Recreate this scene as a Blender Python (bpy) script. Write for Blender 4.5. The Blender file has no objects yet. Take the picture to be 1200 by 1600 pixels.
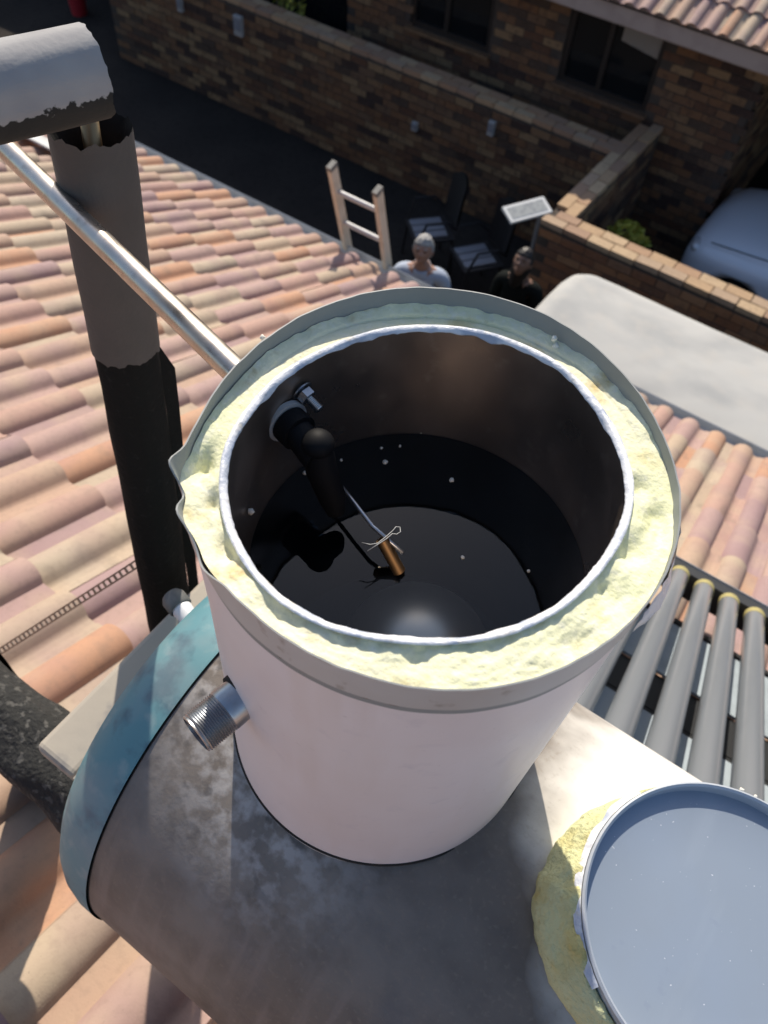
import bpy, bmesh, math, random
from mathutils import Vector, Matrix, noise
random.seed(7)
sc = bpy.context.scene
col = sc.collection
R = math.radians

# ---------------------------------------------------------------- camera
CAM = Vector((0.1369, -0.2903, 5.56))
def _n(v): return Vector(v).normalized()
_F = 1250.0
_d = _n((510-600, 1700-800, _F))
_t = Vector((-2888-600, -1310-800, _F)); _t = (_t - _d*_t.dot(_d)).normalized()
AX, AZ = -_t, -_d
AY = AZ.cross(AX)
def c2w(v): return Vector((AX.dot(v), AY.dot(v), AZ.dot(v)))
right, down, fwd = c2w(Vector((1,0,0))), c2w(Vector((0,1,0))), c2w(Vector((0,0,1)))
def hit_z(px, py, z):                      # photo pixel -> point on a level plane
    r = c2w(_n((px-600, py-800, _F))); return CAM + r*((z-CAM.z)/r.z)
def to_px(p):
    v = Vector(p)-CAM; w = v.dot(fwd)
    if w < .05: return (-9e9, -9e9)
    return (600+_F*v.dot(right)/w, 800+_F*v.dot(down)/w)
cd = bpy.data.cameras.new('camera'); cam = bpy.data.objects.new('camera', cd); col.objects.link(cam)
m = Matrix.Identity(4)
for i in range(3):
    m[i][0], m[i][1], m[i][2], m[i][3] = right[i], -down[i], -fwd[i], CAM[i]
cam.matrix_world = m
cd.sensor_width = 36; cd.lens = _F/1600*36; cd.clip_start = .02; cd.clip_end = 2000
cd.dof.use_dof = True; cd.dof.focus_distance = .62; cd.dof.aperture_fstop = 9.5
sc.camera = cam

# ---------------------------------------------------------------- sky, sun, exposure
SUN_AZ, SUN_EL = R(127), R(38)
w = bpy.data.worlds.new('World'); sc.world = w; w.use_nodes = True
nt = w.node_tree; bg = nt.nodes['Background']
sky = nt.nodes.new('ShaderNodeTexSky'); sky.sky_type = 'NISHITA'; sky.sun_disc = False
sky.dust_density = 1.3; sky.ozone_density = 1.2; sky.sun_elevation = SUN_EL; sky.sun_rotation = R(90)-SUN_AZ
nt.links.new(sky.outputs[0], bg.inputs[0]); bg.inputs[1].default_value = .125
sd = bpy.data.lights.new('sun', 'SUN'); sd.energy = 4.4; sd.angle = R(.53); sd.color = (1, .90, .76)
so = bpy.data.objects.new('sun', sd); col.objects.link(so)
to_sun = Vector((math.cos(SUN_AZ)*math.cos(SUN_EL), math.sin(SUN_AZ)*math.cos(SUN_EL), math.sin(SUN_EL)))
so.rotation_euler = to_sun.to_track_quat('Z', 'Y').to_euler(); so.location = (0, 0, 30)
sc.view_settings.view_transform = 'Standard'; sc.view_settings.look = 'None'
sc.view_settings.exposure = .22; sc.view_settings.gamma = 1; sc.view_settings.use_curve_mapping = False

# ---------------------------------------------------------------- materials
def mat(name, base, rough=.6, metal=0, spots=(), bump=None, rnd=None, rough_var=None, coat=0, emission=None, coords='Object', spec=None):
    """spots: list of (scale, lo, hi, colour, strength[, detail]); rnd: list of colours picked per object / per island"""
    ma = bpy.data.materials.new(name); ma.use_nodes = True
    N, L = ma.node_tree.nodes, ma.node_tree.links
    b = N['Principled BSDF']; b.inputs['Roughness'].default_value = rough; b.inputs['Metallic'].default_value = metal
    if coat: b.inputs['Coat Weight'].default_value = coat; b.inputs['Coat Roughness'].default_value = .08
    if spec is not None: b.inputs['Specular IOR Level'].default_value = spec
    tc = N.new('ShaderNodeTexCoord'); vec = tc.outputs[coords]
    cur = None
    if rnd:
        oi = N.new('ShaderNodeObjectInfo'); ge = N.new('ShaderNodeNewGeometry')
        ad = N.new('ShaderNodeMath'); ad.operation = 'ADD'; L.new(oi.outputs['Random'], ad.inputs[0]); L.new(ge.outputs['Random Per Island'], ad.inputs[1])
        fr = N.new('ShaderNodeMath'); fr.operation = 'FRACT'; L.new(ad.outputs[0], fr.inputs[0])
        cr = N.new('ShaderNodeValToRGB'); cr.color_ramp.interpolation = 'CONSTANT' if len(rnd) > 3 else 'LINEAR'
        e = cr.color_ramp.elements
        while len(e) < len(rnd): e.new(.5)
        for i, c in enumerate(rnd): e[i].position = i/len(rnd); e[i].color = (*c, 1)
        L.new(fr.outputs[0], cr.inputs[0]); cur = cr.outputs[0]
        # shift the noise lookups from piece to piece
        cm = N.new('ShaderNodeCombineXYZ'); mu = N.new('ShaderNodeMath'); mu.operation = 'MULTIPLY'; mu.inputs[1].default_value = 37.
        L.new(fr.outputs[0], mu.inputs[0]); L.new(mu.outputs[0], cm.inputs[0]); L.new(mu.outputs[0], cm.inputs[2])
        va = N.new('ShaderNodeVectorMath'); L.new(vec, va.inputs[0]); L.new(cm.outputs[0], va.inputs[1]); vec = va.outputs[0]
    else:
        rgb = N.new('ShaderNodeRGB'); rgb.outputs[0].default_value = (*base, 1); cur = rgb.outputs[0]
    for s in spots:
        no = N.new('ShaderNodeTexNoise'); no.inputs['Scale'].default_value = s[0]; no.inputs['Detail'].default_value = s[5] if len(s) > 5 else 5
        v2 = vec
        if len(s) > 6:
            mp = N.new('ShaderNodeMapping'); mp.inputs['Scale'].default_value = s[6]; L.new(vec, mp.inputs[0]); v2 = mp.outputs[0]
        L.new(v2, no.inputs['Vector'])
        mr = N.new('ShaderNodeMapRange'); mr.inputs[1].default_value = s[1]; mr.inputs[2].default_value = s[2]; mr.inputs[4].default_value = s[4]
        L.new(no.outputs[0], mr.inputs[0])
        mx = N.new('ShaderNodeMix'); mx.data_type = 'RGBA'; L.new(mr.outputs[0], mx.inputs[0]); L.new(cur, mx.inputs[6]); mx.inputs[7].default_value = (*s[3], 1)
        cur = mx.outputs[2]
    L.new(cur, b.inputs['Base Color'])
    if rough_var:
        no = N.new('ShaderNodeTexNoise'); no.inputs['Scale'].default_value = rough_var[0]; no.inputs['Detail'].default_value = 5; L.new(vec, no.inputs['Vector'])
        mr = N.new('ShaderNodeMapRange'); mr.inputs[1].default_value = .3; mr.inputs[2].default_value = .7; mr.inputs[3].default_value = rough_var[1]; mr.inputs[4].default_value = rough_var[2]
        L.new(no.outputs[0], mr.inputs[0]); L.new(mr.outputs[0], b.inputs['Roughness'])
    if bump:
        no = N.new('ShaderNodeTexNoise'); no.inputs['Scale'].default_value = bump[0]; no.inputs['Detail'].default_value = 6; L.new(vec, no.inputs['Vector'])
        bp = N.new('ShaderNodeBump'); bp.inputs['Strength'].default_value = bump[1]; bp.inputs['Distance'].default_value = bump[2] if len(bump) > 2 else .002
        L.new(no.outputs[0], bp.inputs['Height']); L.new(bp.outputs[0], b.inputs['Normal'])
    if emission: b.inputs['Emission Color'].default_value = (*emission[:3], 1); b.inputs['Emission Strength'].default_value = emission[3]
    ma['_'] = 0
    return ma

TILE_COLS = [(.43,.33,.235), (.42,.26,.205), (.46,.25,.15), (.335,.22,.21), (.44,.35,.255), (.41,.27,.23), (.43,.285,.205), (.38,.25,.225)]
M = {}
M['tile'] = mat('roof tile', (0,0,0), .8, rnd=TILE_COLS, spots=[(5, .46, .75, (.45,.33,.23), .7, 2), (4.3, .5, .75, (.28,.165,.17), .55, 2), (60, .5, .8, (.20,.14,.11), .3), (9, .60, .72, (.16,.13,.10), .35, 6), (220, .66, .74, (.13,.11,.09), .5)], bump=(260, .35, .0015))
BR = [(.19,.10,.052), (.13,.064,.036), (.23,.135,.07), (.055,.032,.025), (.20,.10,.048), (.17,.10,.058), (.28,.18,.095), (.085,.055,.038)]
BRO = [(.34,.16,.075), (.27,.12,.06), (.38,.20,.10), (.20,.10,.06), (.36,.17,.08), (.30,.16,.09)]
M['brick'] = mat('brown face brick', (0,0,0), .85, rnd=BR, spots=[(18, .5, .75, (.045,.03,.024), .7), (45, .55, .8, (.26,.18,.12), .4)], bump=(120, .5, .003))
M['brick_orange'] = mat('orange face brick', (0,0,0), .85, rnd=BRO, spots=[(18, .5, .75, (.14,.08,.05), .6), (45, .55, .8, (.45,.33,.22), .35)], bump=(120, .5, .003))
M['coping'] = mat('pale coping brick', (0,0,0), .85, rnd=[(.46,.31,.18), (.40,.25,.15), (.50,.36,.22), (.42,.30,.20), (.36,.23,.15)], spots=[(30, .5, .8, (.24,.15,.10), .5)], bump=(120, .4, .003))
M['mortar'] = mat('mortar', (.085,.068,.055), .95, spots=[(9, .4, .7, (.05,.042,.035), .7)], bump=(80, .5, .003))
M['mortar_pale'] = mat('coping mortar', (.26,.19,.13), .95, spots=[(9, .4, .7, (.16,.12,.09), .7)], bump=(80, .5, .003))
M['ground'] = mat('yard paving', (.035,.03,.027), .95, spec=.1, spots=[(1.5, .4, .7, (.05,.042,.036), .8), (14, .5, .8, (.02,.018,.016), .8)], bump=(60, .5, .004))
M['deck'] = mat('roof underlay', (.06,.05,.045), .9)
M['gutter'] = mat('gutter metal', (.42,.44,.46), .5, .3, spots=[(8, .5, .75, (.25,.24,.22), .6)])
M['fascia'] = mat('fascia paint', (.42,.35,.31), .7, spots=[(5, .45, .7, (.30,.24,.21), .6)])
M['glass_dark'] = mat('window glass', (.012,.014,.016), .08)
M['frame_dark'] = mat('dark window frame', (.03,.025,.022), .5)
M['curtain'] = mat('pale curtain', (.30,.28,.25), .9)
M['alu'] = mat('ladder aluminium', (.50,.50,.51), .6, .4, spots=[(30, .5, .75, (.35,.34,.32), .5)])
M['stile'] = mat('ladder fibreglass', (.58,.50,.40), .6, spots=[(14, .45, .7, (.44,.36,.27), .6)])
M['chair_dark'] = mat('dark chair', (.012,.012,.014), .6)
M['slat'] = mat('pale slat', (.24,.25,.28), .7)
M['panel_frame'] = mat('panel frame', (.72,.72,.70), .5)
M['panel'] = mat('panel face', (.42,.43,.41), .3, spots=[(25, .5, .6, (.25,.26,.27), .6)])
M['canvas'] = mat('white canvas', (.47,.465,.44), .8, spots=[(2.2, .42, .68, (.33,.335,.33), .75, 3, (1,1.4,1)), (7, .5, .75, (.50,.47,.42), .5)], bump=(7, .12, .02))
M['post'] = mat('steel post', (.25,.26,.27), .5, .5)
M['car'] = mat('pale blue car paint', (.86,.90,.97), .5, .0, coat=1)
M['tyre'] = mat('tyre rubber', (.02,.02,.02), .8)
M['rim'] = mat('wheel rim', (.5,.5,.52), .35, .8)
M['lamp'] = mat('headlamp', (.7,.72,.75), .1, .3)
M['leaf'] = mat('yellow green leaf', (0,0,0), .55, rnd=[(.34,.36,.05), (.20,.25,.03), (.42,.40,.06)])
M['stem'] = mat('stem', (.12,.08,.05), .8)
M['skin'] = mat('skin', (.42,.235,.165), .55, spots=[(20, .5, .8, (.40,.19,.14), .4)])
M['skin2'] = mat('skin darker', (.27,.15,.10), .55)
M['hair_grey'] = mat('grey hair', (.40,.39,.37), .7, spots=[(60, .45, .65, (.22,.21,.20), .8)])
M['hair_dark'] = mat('dark hair', (.012,.009,.008), .5)
M['shirt_blue'] = mat('pale blue shirt', (.46,.52,.62), .85, spots=[(9, .45, .7, (.36,.42,.54), .6)], bump=(25, .4, .01))
M['top_dark'] = mat('dark top', (.010,.012,.011), .9, spec=.1, bump=(25, .4, .01))
M['trousers'] = mat('dark trousers', (.03,.035,.05), .9)
M['eye'] = mat('eye', (.02,.015,.012), .2)
M['shoe'] = mat('shoe', (.03,.022,.018), .5)
M['plastic_grey'] = mat('grey plastic box', (.42,.42,.41), .5)
M['red'] = mat('red plastic', (.35,.02,.03), .5)
# tank materials
M['shell'] = mat('feeder white paint', (.78,.72,.725), .42, spots=[(16, .55, .75, (.60,.49,.42), .5, 4, (1,1,.14)), (5, .55, .7, (.64,.52,.46), .35, 3, (1,1,.4)), (7, .45, .75, (.69,.59,.57), .55, 4), (45, .62, .75, (.60,.55,.58), .4), (160, .68, .78, (.50,.44,.42), .5)], bump=(9, .22, .006))
M['band'] = mat('rim band grey paint', (.50,.49,.475), .45, spots=[(14, .42, .72, (.42,.37,.33), .6), (90, .62, .75, (.22,.17,.13), .6)], bump=(30, .12, .002))
M['shell_in'] = mat('band inside', (.27,.285,.285), .55, spots=[(12, .4, .7, (.21,.225,.225), .6)])
M['seam'] = mat('rusty seam dirt', (.13,.085,.06), .8, spots=[(40, .45, .65, (.30,.22,.17), .8)])
M['foam'] = mat('polyurethane foam', (.87,.84,.59), .9, spots=[(26, .58, .68, (.58,.40,.12), .75, 5), (7, .42, .66, (.79,.81,.50), .85, 3), (90, .62, .72, (.50,.43,.20), .3, 4), (170, .5, .75, (.90,.88,.76), .6)], bump=(300, .5, .002))
M['foam_old'] = mat('aged foam skin', (.66,.66,.36), .8, spots=[(30, .45, .7, (.62,.50,.16), .8, 4), (9, .5, .7, (.52,.60,.40), .8), (120, .6, .75, (.34,.30,.12), .4)], bump=(220, 1, .004))
M['liner_lip'] = mat('white liner edge', (.76,.77,.80), .35, spots=[(34, .50, .62, (.36,.42,.54), .75, 6), (75, .58, .68, (.50,.46,.36), .6, 6), (120, .55, .7, (.9,.9,.9), .5)], bump=(120, .6, .003), rough_var=(30, .2, .6))
M['liner'] = mat('stainless liner', (.42,.34,.285), .3, .9, spots=[(14, .42, .7, (.26,.20,.165), .7, 5, (1,1,.35)), (70, .6, .8, (.62,.54,.46), .4)], rough_var=(16, .24, .5))
M['threaded'] = mat('galvanised steel', (.45,.47,.50), .32, .95, spots=[(40, .5, .72, (.26,.25,.24), .8)], rough_var=(40, .2, .5))
M['bore'] = mat('pipe bore', (.02,.018,.016), .9)
M['pipe'] = mat('tarnished copper pipe steel', (.60,.54,.47), .25, .95, spots=[(18, .5, .75, (.38,.31,.25), .7, 4, (1,1,1)), (80, .6, .8, (.28,.20,.15), .5)], rough_var=(30, .18, .42))
M['lag_paint'] = mat('lagging grey paint', (.46,.45,.46), .75, spots=[(30, .45, .7, (.38,.37,.38), .6), (8, .5, .7, (.52,.50,.47), .5)], bump=(160, .55, .002))
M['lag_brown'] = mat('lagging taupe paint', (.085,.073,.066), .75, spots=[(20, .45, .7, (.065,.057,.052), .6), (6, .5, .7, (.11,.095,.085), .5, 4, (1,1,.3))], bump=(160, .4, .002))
M['lag_black'] = mat('black foam lagging', (.010,.010,.0095), .9, spec=.15, spots=[(120, .6, .72, (.03,.03,.028), .4), (14, .5, .7, (.02,.019,.018), .6, 4, (1,1,.3))], bump=(140, .4, .003))
M['lag_worn'] = mat('worn black lagging', (.02,.02,.019), .9, spots=[(90, .56, .64, (.12,.115,.105), .7, 8), (16, .45, .7, (.035,.034,.032), .7)], bump=(120, 1, .006))
M['teal'] = mat('teal plastic end cap', (.10,.25,.29), .5, spots=[(5, .45, .7, (.15,.30,.32), .6), (26, .50, .64, (.055,.10,.14), .75, 7), (40, .56, .68, (.27,.36,.37), .5), (9, .55, .7, (.26,.30,.31), .5, 5)], bump=(70, .15, .002))
M['bar'] = mat('stand steel bar', (.42,.37,.30), .65, spots=[(14, .58, .66, (.17,.17,.18), .8), (5, .45, .7, (.33,.30,.26), .6)], bump=(60, .2, .002))
M['white_plastic'] = mat('white fitting', (.75,.75,.76), .3)
M['plug'] = mat('dark plug', (.12,.12,.115), .6, spots=[(40, .45, .7, (.28,.26,.24), .7)])
M['strap'] = mat('perforated strap', (.33,.29,.24), .5, .7, spots=[(60, .45, .65, (.16,.13,.11), .7)])
M['tube'] = mat('dusty glass tube', (.20,.215,.23), .28, .1, coat=.35, spots=[(20, .45, .75, (.15,.165,.18), .7, 5, (1,.15,.15)), (3, .5, .8, (.26,.255,.24), .5)])
M['cap_yellow'] = mat('yellow tube end', (.40,.34,.13), .7, spots=[(60, .45, .7, (.28,.24,.12), .7)])
M['sheet'] = mat('grey reflector sheet', (.40,.47,.53), .6, 0, spots=[(12, .45, .7, (.33,.39,.44), .7)])
M['rail'] = mat('black rail', (.025,.027,.03), .6)
M['lid_disc'] = mat('blue grey lid sheet', (.28,.335,.41), .38, .15, spots=[(9, .5, .75, (.29,.36,.47), .5), (330, .77, .80, (.8,.82,.85), .8, 1), (14, .6, .75, (.40,.46,.54), .4, 6, (1,.2,1)), (40, .66, .74, (.24,.29,.38), .5)], bump=(5, .05, .004))
M['lid_lip'] = mat('lid rim', (.42,.46,.52), .4, .2, spots=[(40, .5, .7, (.55,.58,.62), .6)])
M['crumb'] = mat('foam crumb', (.82,.80,.70), .9)
M['valve'] = mat('black valve plastic', (.008,.008,.009), .6, spec=.15)
M['brass'] = mat('brass boss', (.36,.23,.12), .4, 1, spots=[(30, .5, .7, (.25,.14,.07), .6)])
M['float'] = mat('dull metal float', (.78,.70,.58), .36, .95, spots=[(8, .45, .7, (.60,.52,.42), .6)])

def shell_material():
    """white tank paint; brown-grey grime round the foot of the upright tank, carried on as painted shade along its shadow"""
    ma = mat('main tank paint', (.80,.77,.72), .38)
    N, L = ma.node_tree.nodes, ma.node_tree.links; b = N['Principled BSDF']
    tc = N.new('ShaderNodeTexCoord'); sx = N.new('ShaderNodeSeparateXYZ'); L.new(tc.outputs['Object'], sx.inputs[0])
    def noise_(scale, det=6, mapping=None):
        n_ = N.new('ShaderNodeTexNoise'); n_.inputs['Scale'].default_value = scale; n_.inputs['Detail'].default_value = det
        if mapping:
            mp = N.new('ShaderNodeMapping'); mp.inputs['Scale'].default_value = mapping; L.new(tc.outputs['Object'], mp.inputs[0]); L.new(mp.outputs[0], n_.inputs['Vector'])
        else: L.new(tc.outputs['Object'], n_.inputs['Vector'])
        return n_.outputs[0]
    def mth(op, a, c, clamp=False):
        n_ = N.new('ShaderNodeMath'); n_.operation = op; n_.use_clamp = clamp
        for i, v in enumerate((a, c)):
            if isinstance(v, (int, float)): n_.inputs[i].default_value = v
            else: L.new(v, n_.inputs[i])
        return n_.outputs[0]
    def rng(v, a, b_, c=0, d=1):
        n_ = N.new('ShaderNodeMapRange'); n_.inputs[1].default_value = a; n_.inputs[2].default_value = b_; n_.inputs[3].default_value = c; n_.inputs[4].default_value = d
        L.new(v, n_.inputs[0]); return n_.outputs[0]
    # grime and painted shade, slanted like the upright tank's shadow (object x: 0 under the upright tank), wavering edge
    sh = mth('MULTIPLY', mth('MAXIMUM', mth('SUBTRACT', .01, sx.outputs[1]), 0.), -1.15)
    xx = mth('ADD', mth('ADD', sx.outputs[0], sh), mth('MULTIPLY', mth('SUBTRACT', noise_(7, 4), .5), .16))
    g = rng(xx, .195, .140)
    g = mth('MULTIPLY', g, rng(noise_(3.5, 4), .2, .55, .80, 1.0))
    def mix(f, a, bcol):
        mx = N.new('ShaderNodeMix'); mx.data_type = 'RGBA'; L.new(f, mx.inputs[0])
        if isinstance(a, tuple): mx.inputs[6].default_value = (*a, 1)
        else: L.new(a, mx.inputs[6])
        mx.inputs[7].default_value = (*bcol, 1); return mx.outputs[2]
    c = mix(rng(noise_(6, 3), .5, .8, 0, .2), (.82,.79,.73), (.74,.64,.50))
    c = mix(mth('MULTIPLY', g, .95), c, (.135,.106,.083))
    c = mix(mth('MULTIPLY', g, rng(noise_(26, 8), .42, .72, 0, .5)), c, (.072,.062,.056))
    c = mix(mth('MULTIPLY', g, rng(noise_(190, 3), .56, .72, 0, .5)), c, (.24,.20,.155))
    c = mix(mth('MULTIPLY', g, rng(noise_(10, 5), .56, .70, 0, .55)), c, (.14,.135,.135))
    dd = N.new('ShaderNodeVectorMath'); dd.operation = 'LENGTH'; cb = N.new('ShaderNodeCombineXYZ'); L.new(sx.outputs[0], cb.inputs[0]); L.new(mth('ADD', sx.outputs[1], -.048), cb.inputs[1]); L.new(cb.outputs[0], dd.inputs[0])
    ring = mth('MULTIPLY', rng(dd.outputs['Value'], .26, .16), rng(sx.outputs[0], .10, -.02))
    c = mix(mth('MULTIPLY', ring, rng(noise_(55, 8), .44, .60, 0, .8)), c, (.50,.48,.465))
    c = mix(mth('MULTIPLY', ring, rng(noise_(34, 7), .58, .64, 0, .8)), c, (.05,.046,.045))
    # run-off streaks down the near flank
    st = mth('MULTIPLY', rng(noise_(55, 5, (1, .12, .12)), .52, .68), rng(sx.outputs[1], -.12, -.20))
    c = mix(mth('MULTIPLY', st, .5), c, (.26,.215,.185))
    L.new(c, b.inputs['Base Color'])
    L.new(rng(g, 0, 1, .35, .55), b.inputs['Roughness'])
    bp = N.new('ShaderNodeBump'); bp.inputs['Strength'].default_value = .35; bp.inputs['Distance'].default_value = .0015
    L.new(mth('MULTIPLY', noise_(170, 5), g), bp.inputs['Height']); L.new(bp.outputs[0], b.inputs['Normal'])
    return ma
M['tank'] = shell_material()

def lag_two_tone(name, black_below):
    """lagging painted on top, bare black foam with a ragged edge below (by height in the object)"""
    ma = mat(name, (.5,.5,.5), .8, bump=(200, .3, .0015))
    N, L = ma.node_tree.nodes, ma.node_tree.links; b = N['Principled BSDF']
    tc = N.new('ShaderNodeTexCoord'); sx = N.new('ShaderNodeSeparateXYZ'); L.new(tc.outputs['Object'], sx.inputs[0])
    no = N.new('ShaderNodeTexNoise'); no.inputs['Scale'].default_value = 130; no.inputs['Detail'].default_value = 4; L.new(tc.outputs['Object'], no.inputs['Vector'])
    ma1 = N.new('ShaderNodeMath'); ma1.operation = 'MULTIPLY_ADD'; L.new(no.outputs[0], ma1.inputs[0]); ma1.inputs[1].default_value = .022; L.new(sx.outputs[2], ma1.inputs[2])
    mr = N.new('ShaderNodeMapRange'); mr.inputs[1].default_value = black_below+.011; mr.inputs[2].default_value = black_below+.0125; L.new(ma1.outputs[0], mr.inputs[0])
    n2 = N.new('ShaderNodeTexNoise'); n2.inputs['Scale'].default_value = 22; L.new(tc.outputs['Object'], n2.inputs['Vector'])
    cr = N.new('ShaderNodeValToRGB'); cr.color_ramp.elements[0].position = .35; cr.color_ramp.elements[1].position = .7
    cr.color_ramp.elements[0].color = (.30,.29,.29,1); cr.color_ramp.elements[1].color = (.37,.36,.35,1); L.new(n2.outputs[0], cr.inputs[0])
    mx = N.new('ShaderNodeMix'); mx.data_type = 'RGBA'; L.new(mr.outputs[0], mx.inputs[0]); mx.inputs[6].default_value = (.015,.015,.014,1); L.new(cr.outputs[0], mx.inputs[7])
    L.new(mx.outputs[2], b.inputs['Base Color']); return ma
M['lag_two'] = lag_two_tone('lagging painted on top', -.005)

def water_material():
    """still water: mirror reflection by Fresnel, the rest passes tinted"""
    ma = bpy.data.materials.new('water'); ma.use_nodes = True
    N, L = ma.node_tree.nodes, ma.node_tree.links; N.remove(N['Principled BSDF'])
    out = N['Material Output']; mx = N.new('ShaderNodeMixShader'); fr = N.new('ShaderNodeFresnel'); fr.inputs['IOR'].default_value = 1.5
    tr = N.new('ShaderNodeBsdfTransparent'); tr.inputs[0].default_value = (.88,.91,.93,1)
    gl = N.new('ShaderNodeBsdfGlossy'); gl.inputs['Roughness'].default_value = .0
    no = N.new('ShaderNodeTexNoise'); no.inputs['Scale'].default_value = 14; tc = N.new('ShaderNodeTexCoord'); L.new(tc.outputs['Object'], no.inputs['Vector'])
    bp = N.new('ShaderNodeBump'); bp.inputs['Strength'].default_value = .02; bp.inputs['Distance'].default_value = .002
    L.new(no.outputs[0], bp.inputs['Height']); L.new(bp.outputs[0], gl.inputs['Normal']); L.new(bp.outputs[0], fr.inputs['Normal'])
    L.new(fr.outputs[0], mx.inputs[0]); L.new(tr.outputs[0], mx.inputs[1]); L.new(gl.outputs[0], mx.inputs[2]); L.new(mx.outputs[0], out.inputs['Surface']); return ma
M['liner_shade'] = mat('liner with painted depth shade', (.022,.021,.020), .7, spots=[(20, .45, .7, (.04,.034,.028), .6)])  # underwater liner painted dark in place of the shade at depth
M['water'] = water_material()

# ---------------------------------------------------------------- mesh helpers
class MB:
    def __init__(s): s.v = []; s.f = []
    def add(s, v, f):
        o = len(s.v); s.v += [tuple(p) for p in v]; s.f += [tuple(i+o for i in q) for q in f]; return s
    def box(s, c, size, rot=None, jit=0):
        x, y, z = [k/2 for k in size]; c = Vector(c)
        v = []
        for p in ((-x,-y,-z),(x,-y,-z),(x,y,-z),(-x,y,-z),(-x,-y,z),(x,-y,z),(x,y,z),(-x,y,z)):
            p = Vector(p)+Vector((random.uniform(-jit,jit), random.uniform(-jit,jit), random.uniform(-jit,jit)))
            v.append(c+(rot @ p if rot else p))
        return s.add(v, [(0,3,2,1),(4,5,6,7),(0,1,5,4),(1,2,6,5),(2,3,7,6),(3,0,4,7)])
    def tube(s, path, rad, n=16, caps=True, hollow=None):
        path = [Vector(p) for p in path]; rad = rad if isinstance(rad, (list, tuple)) else [rad]*len(path)
        up = None; rings = []
        for i, p in enumerate(path):
            d = (path[min(i+1, len(path)-1)]-path[max(i-1, 0)]).normalized()
            if up is None:
                up = Vector((0,0,1)) if abs(d.z) < .9 else Vector((0,1,0))
            a = up.cross(d).normalized(); b_ = d.cross(a).normalized(); up = b_
            rings.append([p+(a*math.cos(t)+b_*math.sin(t))*rad[i] for t in (2*math.pi*k/n for k in range(n))])
        v = [q for r_ in rings for q in r_]; f = []
        for i in range(len(path)-1):
            for k in range(n): f.append((i*n+k, i*n+(k+1) % n, (i+1)*n+(k+1) % n, (i+1)*n+k))
        if caps:
            f.append(tuple(range(n-1, -1, -1))); f.append(tuple((len(path)-1)*n+k for k in range(n)))
        return s.add(v, f)
    def lathe(s, prof, n=64, axis=None, cap0=False, cap1=False):
        """prof: (r, h) pairs round local z, or along a frame (origin, dir)"""
        if axis: o, d = Vector(axis[0]), Vector(axis[1]).normalized()
        else: o, d = Vector((0,0,0)), Vector((0,0,1))
        a = (Vector((0,0,1)) if abs(d.z) < .9 else Vector((1,0,0))).cross(d).normalized(); b_ = d.cross(a)
        v = []; f = []
        for r_, h in prof:
            for k in range(n):
                t = 2*math.pi*k/n; v.append(o+d*h+(a*math.cos(t)+b_*math.sin(t))*r_)
        for i in range(len(prof)-1):
            for k in range(n): f.append((i*n+k, i*n+(k+1) % n, (i+1)*n+(k+1) % n, (i+1)*n+k))
        if cap0: f.append(tuple(range(n-1, -1, -1)))
        if cap1: f.append(tuple((len(prof)-1)*n+k for k in range(n)))
        return s.add(v, f)
    def grid(s, fn, nu, nv, closed=False):
        v = [fn(i, j) for i in range(nu) for j in range(nv)]; f = []
        for i in range(nu if closed else nu-1):
            for j in range(nv-1):
                i2 = (i+1) % nu; f.append((i*nv+j, i2*nv+j, i2*nv+j+1, i*nv+j+1))
        return s.add(v, f)
    def sphere(s, c, r, nu=16, nv=10, fn=None):
        c = Vector(c); r = r if isinstance(r, (tuple, list)) else (r, r, r); v = []; f = []
        for j in range(nv+1):
            th = math.pi*j/nv
            for i in range(nu):
                ph = 2*math.pi*i/nu; p = Vector((math.sin(th)*math.cos(ph), math.sin(th)*math.sin(ph), math.cos(th)))
                q = Vector((p.x*r[0], p.y*r[1], p.z*r[2]))
                if fn: q = fn(q, p)
                v.append(c+q)
        for j in range(nv):
            for i in range(nu): f.append((j*nu+i, (j+1)*nu+i, (j+1)*nu+(i+1) % nu, j*nu+(i+1) % nu))
        return s.add(v, f)
    def mesh(s, name, m_, smooth=False, angle=None):
        me = bpy.data.meshes.new(name); me.from_pydata(s.v, [], s.f); me.update()
        bm = bmesh.new(); bm.from_mesh(me); bmesh.ops.remove_doubles(bm, verts=bm.verts, dist=1e-6); bmesh.ops.recalc_face_normals(bm, faces=bm.faces)
        bm.to_mesh(me); bm.free()
        if smooth:
            me.polygons.foreach_set('use_smooth', [True]*len(me.polygons))
            if angle: me.set_sharp_from_angle(angle=R(angle))
        if m_: me.materials.append(M[m_] if isinstance(m_, str) else m_)
        return me
    def build(s, name, m_, parent=None, smooth=False, angle=None, loc=None):
        return ob(name, s.mesh(name, m_, smooth, angle), parent, loc)
def ob(name, me, parent=None, loc=None):
    o = bpy.data.objects.new(name, me); col.objects.link(o)
    if parent: o.parent = parent
    if loc is not None: o.location = loc
    return o
def tag(o, label, cat, group=None, kind=None):
    if label: o['label'] = label
    if cat: o['category'] = cat
    if group: o['group'] = group
    if kind: o['kind'] = kind
    return o
def thing(name, label, cat, loc=(0,0,0), group=None, rz=0):
    o = bpy.data.objects.new(name, None); col.objects.link(o); o.location = loc; o.rotation_euler.z = rz
    o.empty_display_size = .1
    return tag(o, label, cat, group)
def part(name, mb, m_, parent, smooth=False, angle=None, loc=None):
    """mesh given in world coordinates under an empty placed at parent.location (unrotated)"""
    off = parent.location if parent else Vector()
    p = parent
    while p is not None and p.parent is not None: p = p.parent; off = off+p.location
    mb.v = [tuple(Vector(q)-off) for q in mb.v]
    return mb.build(name, m_, parent, smooth, angle, loc)
def structure(o): o['kind'] = 'structure'; return o
def nz(x, y=0, z=0): return noise.noise(Vector((x, y, z)))
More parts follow.
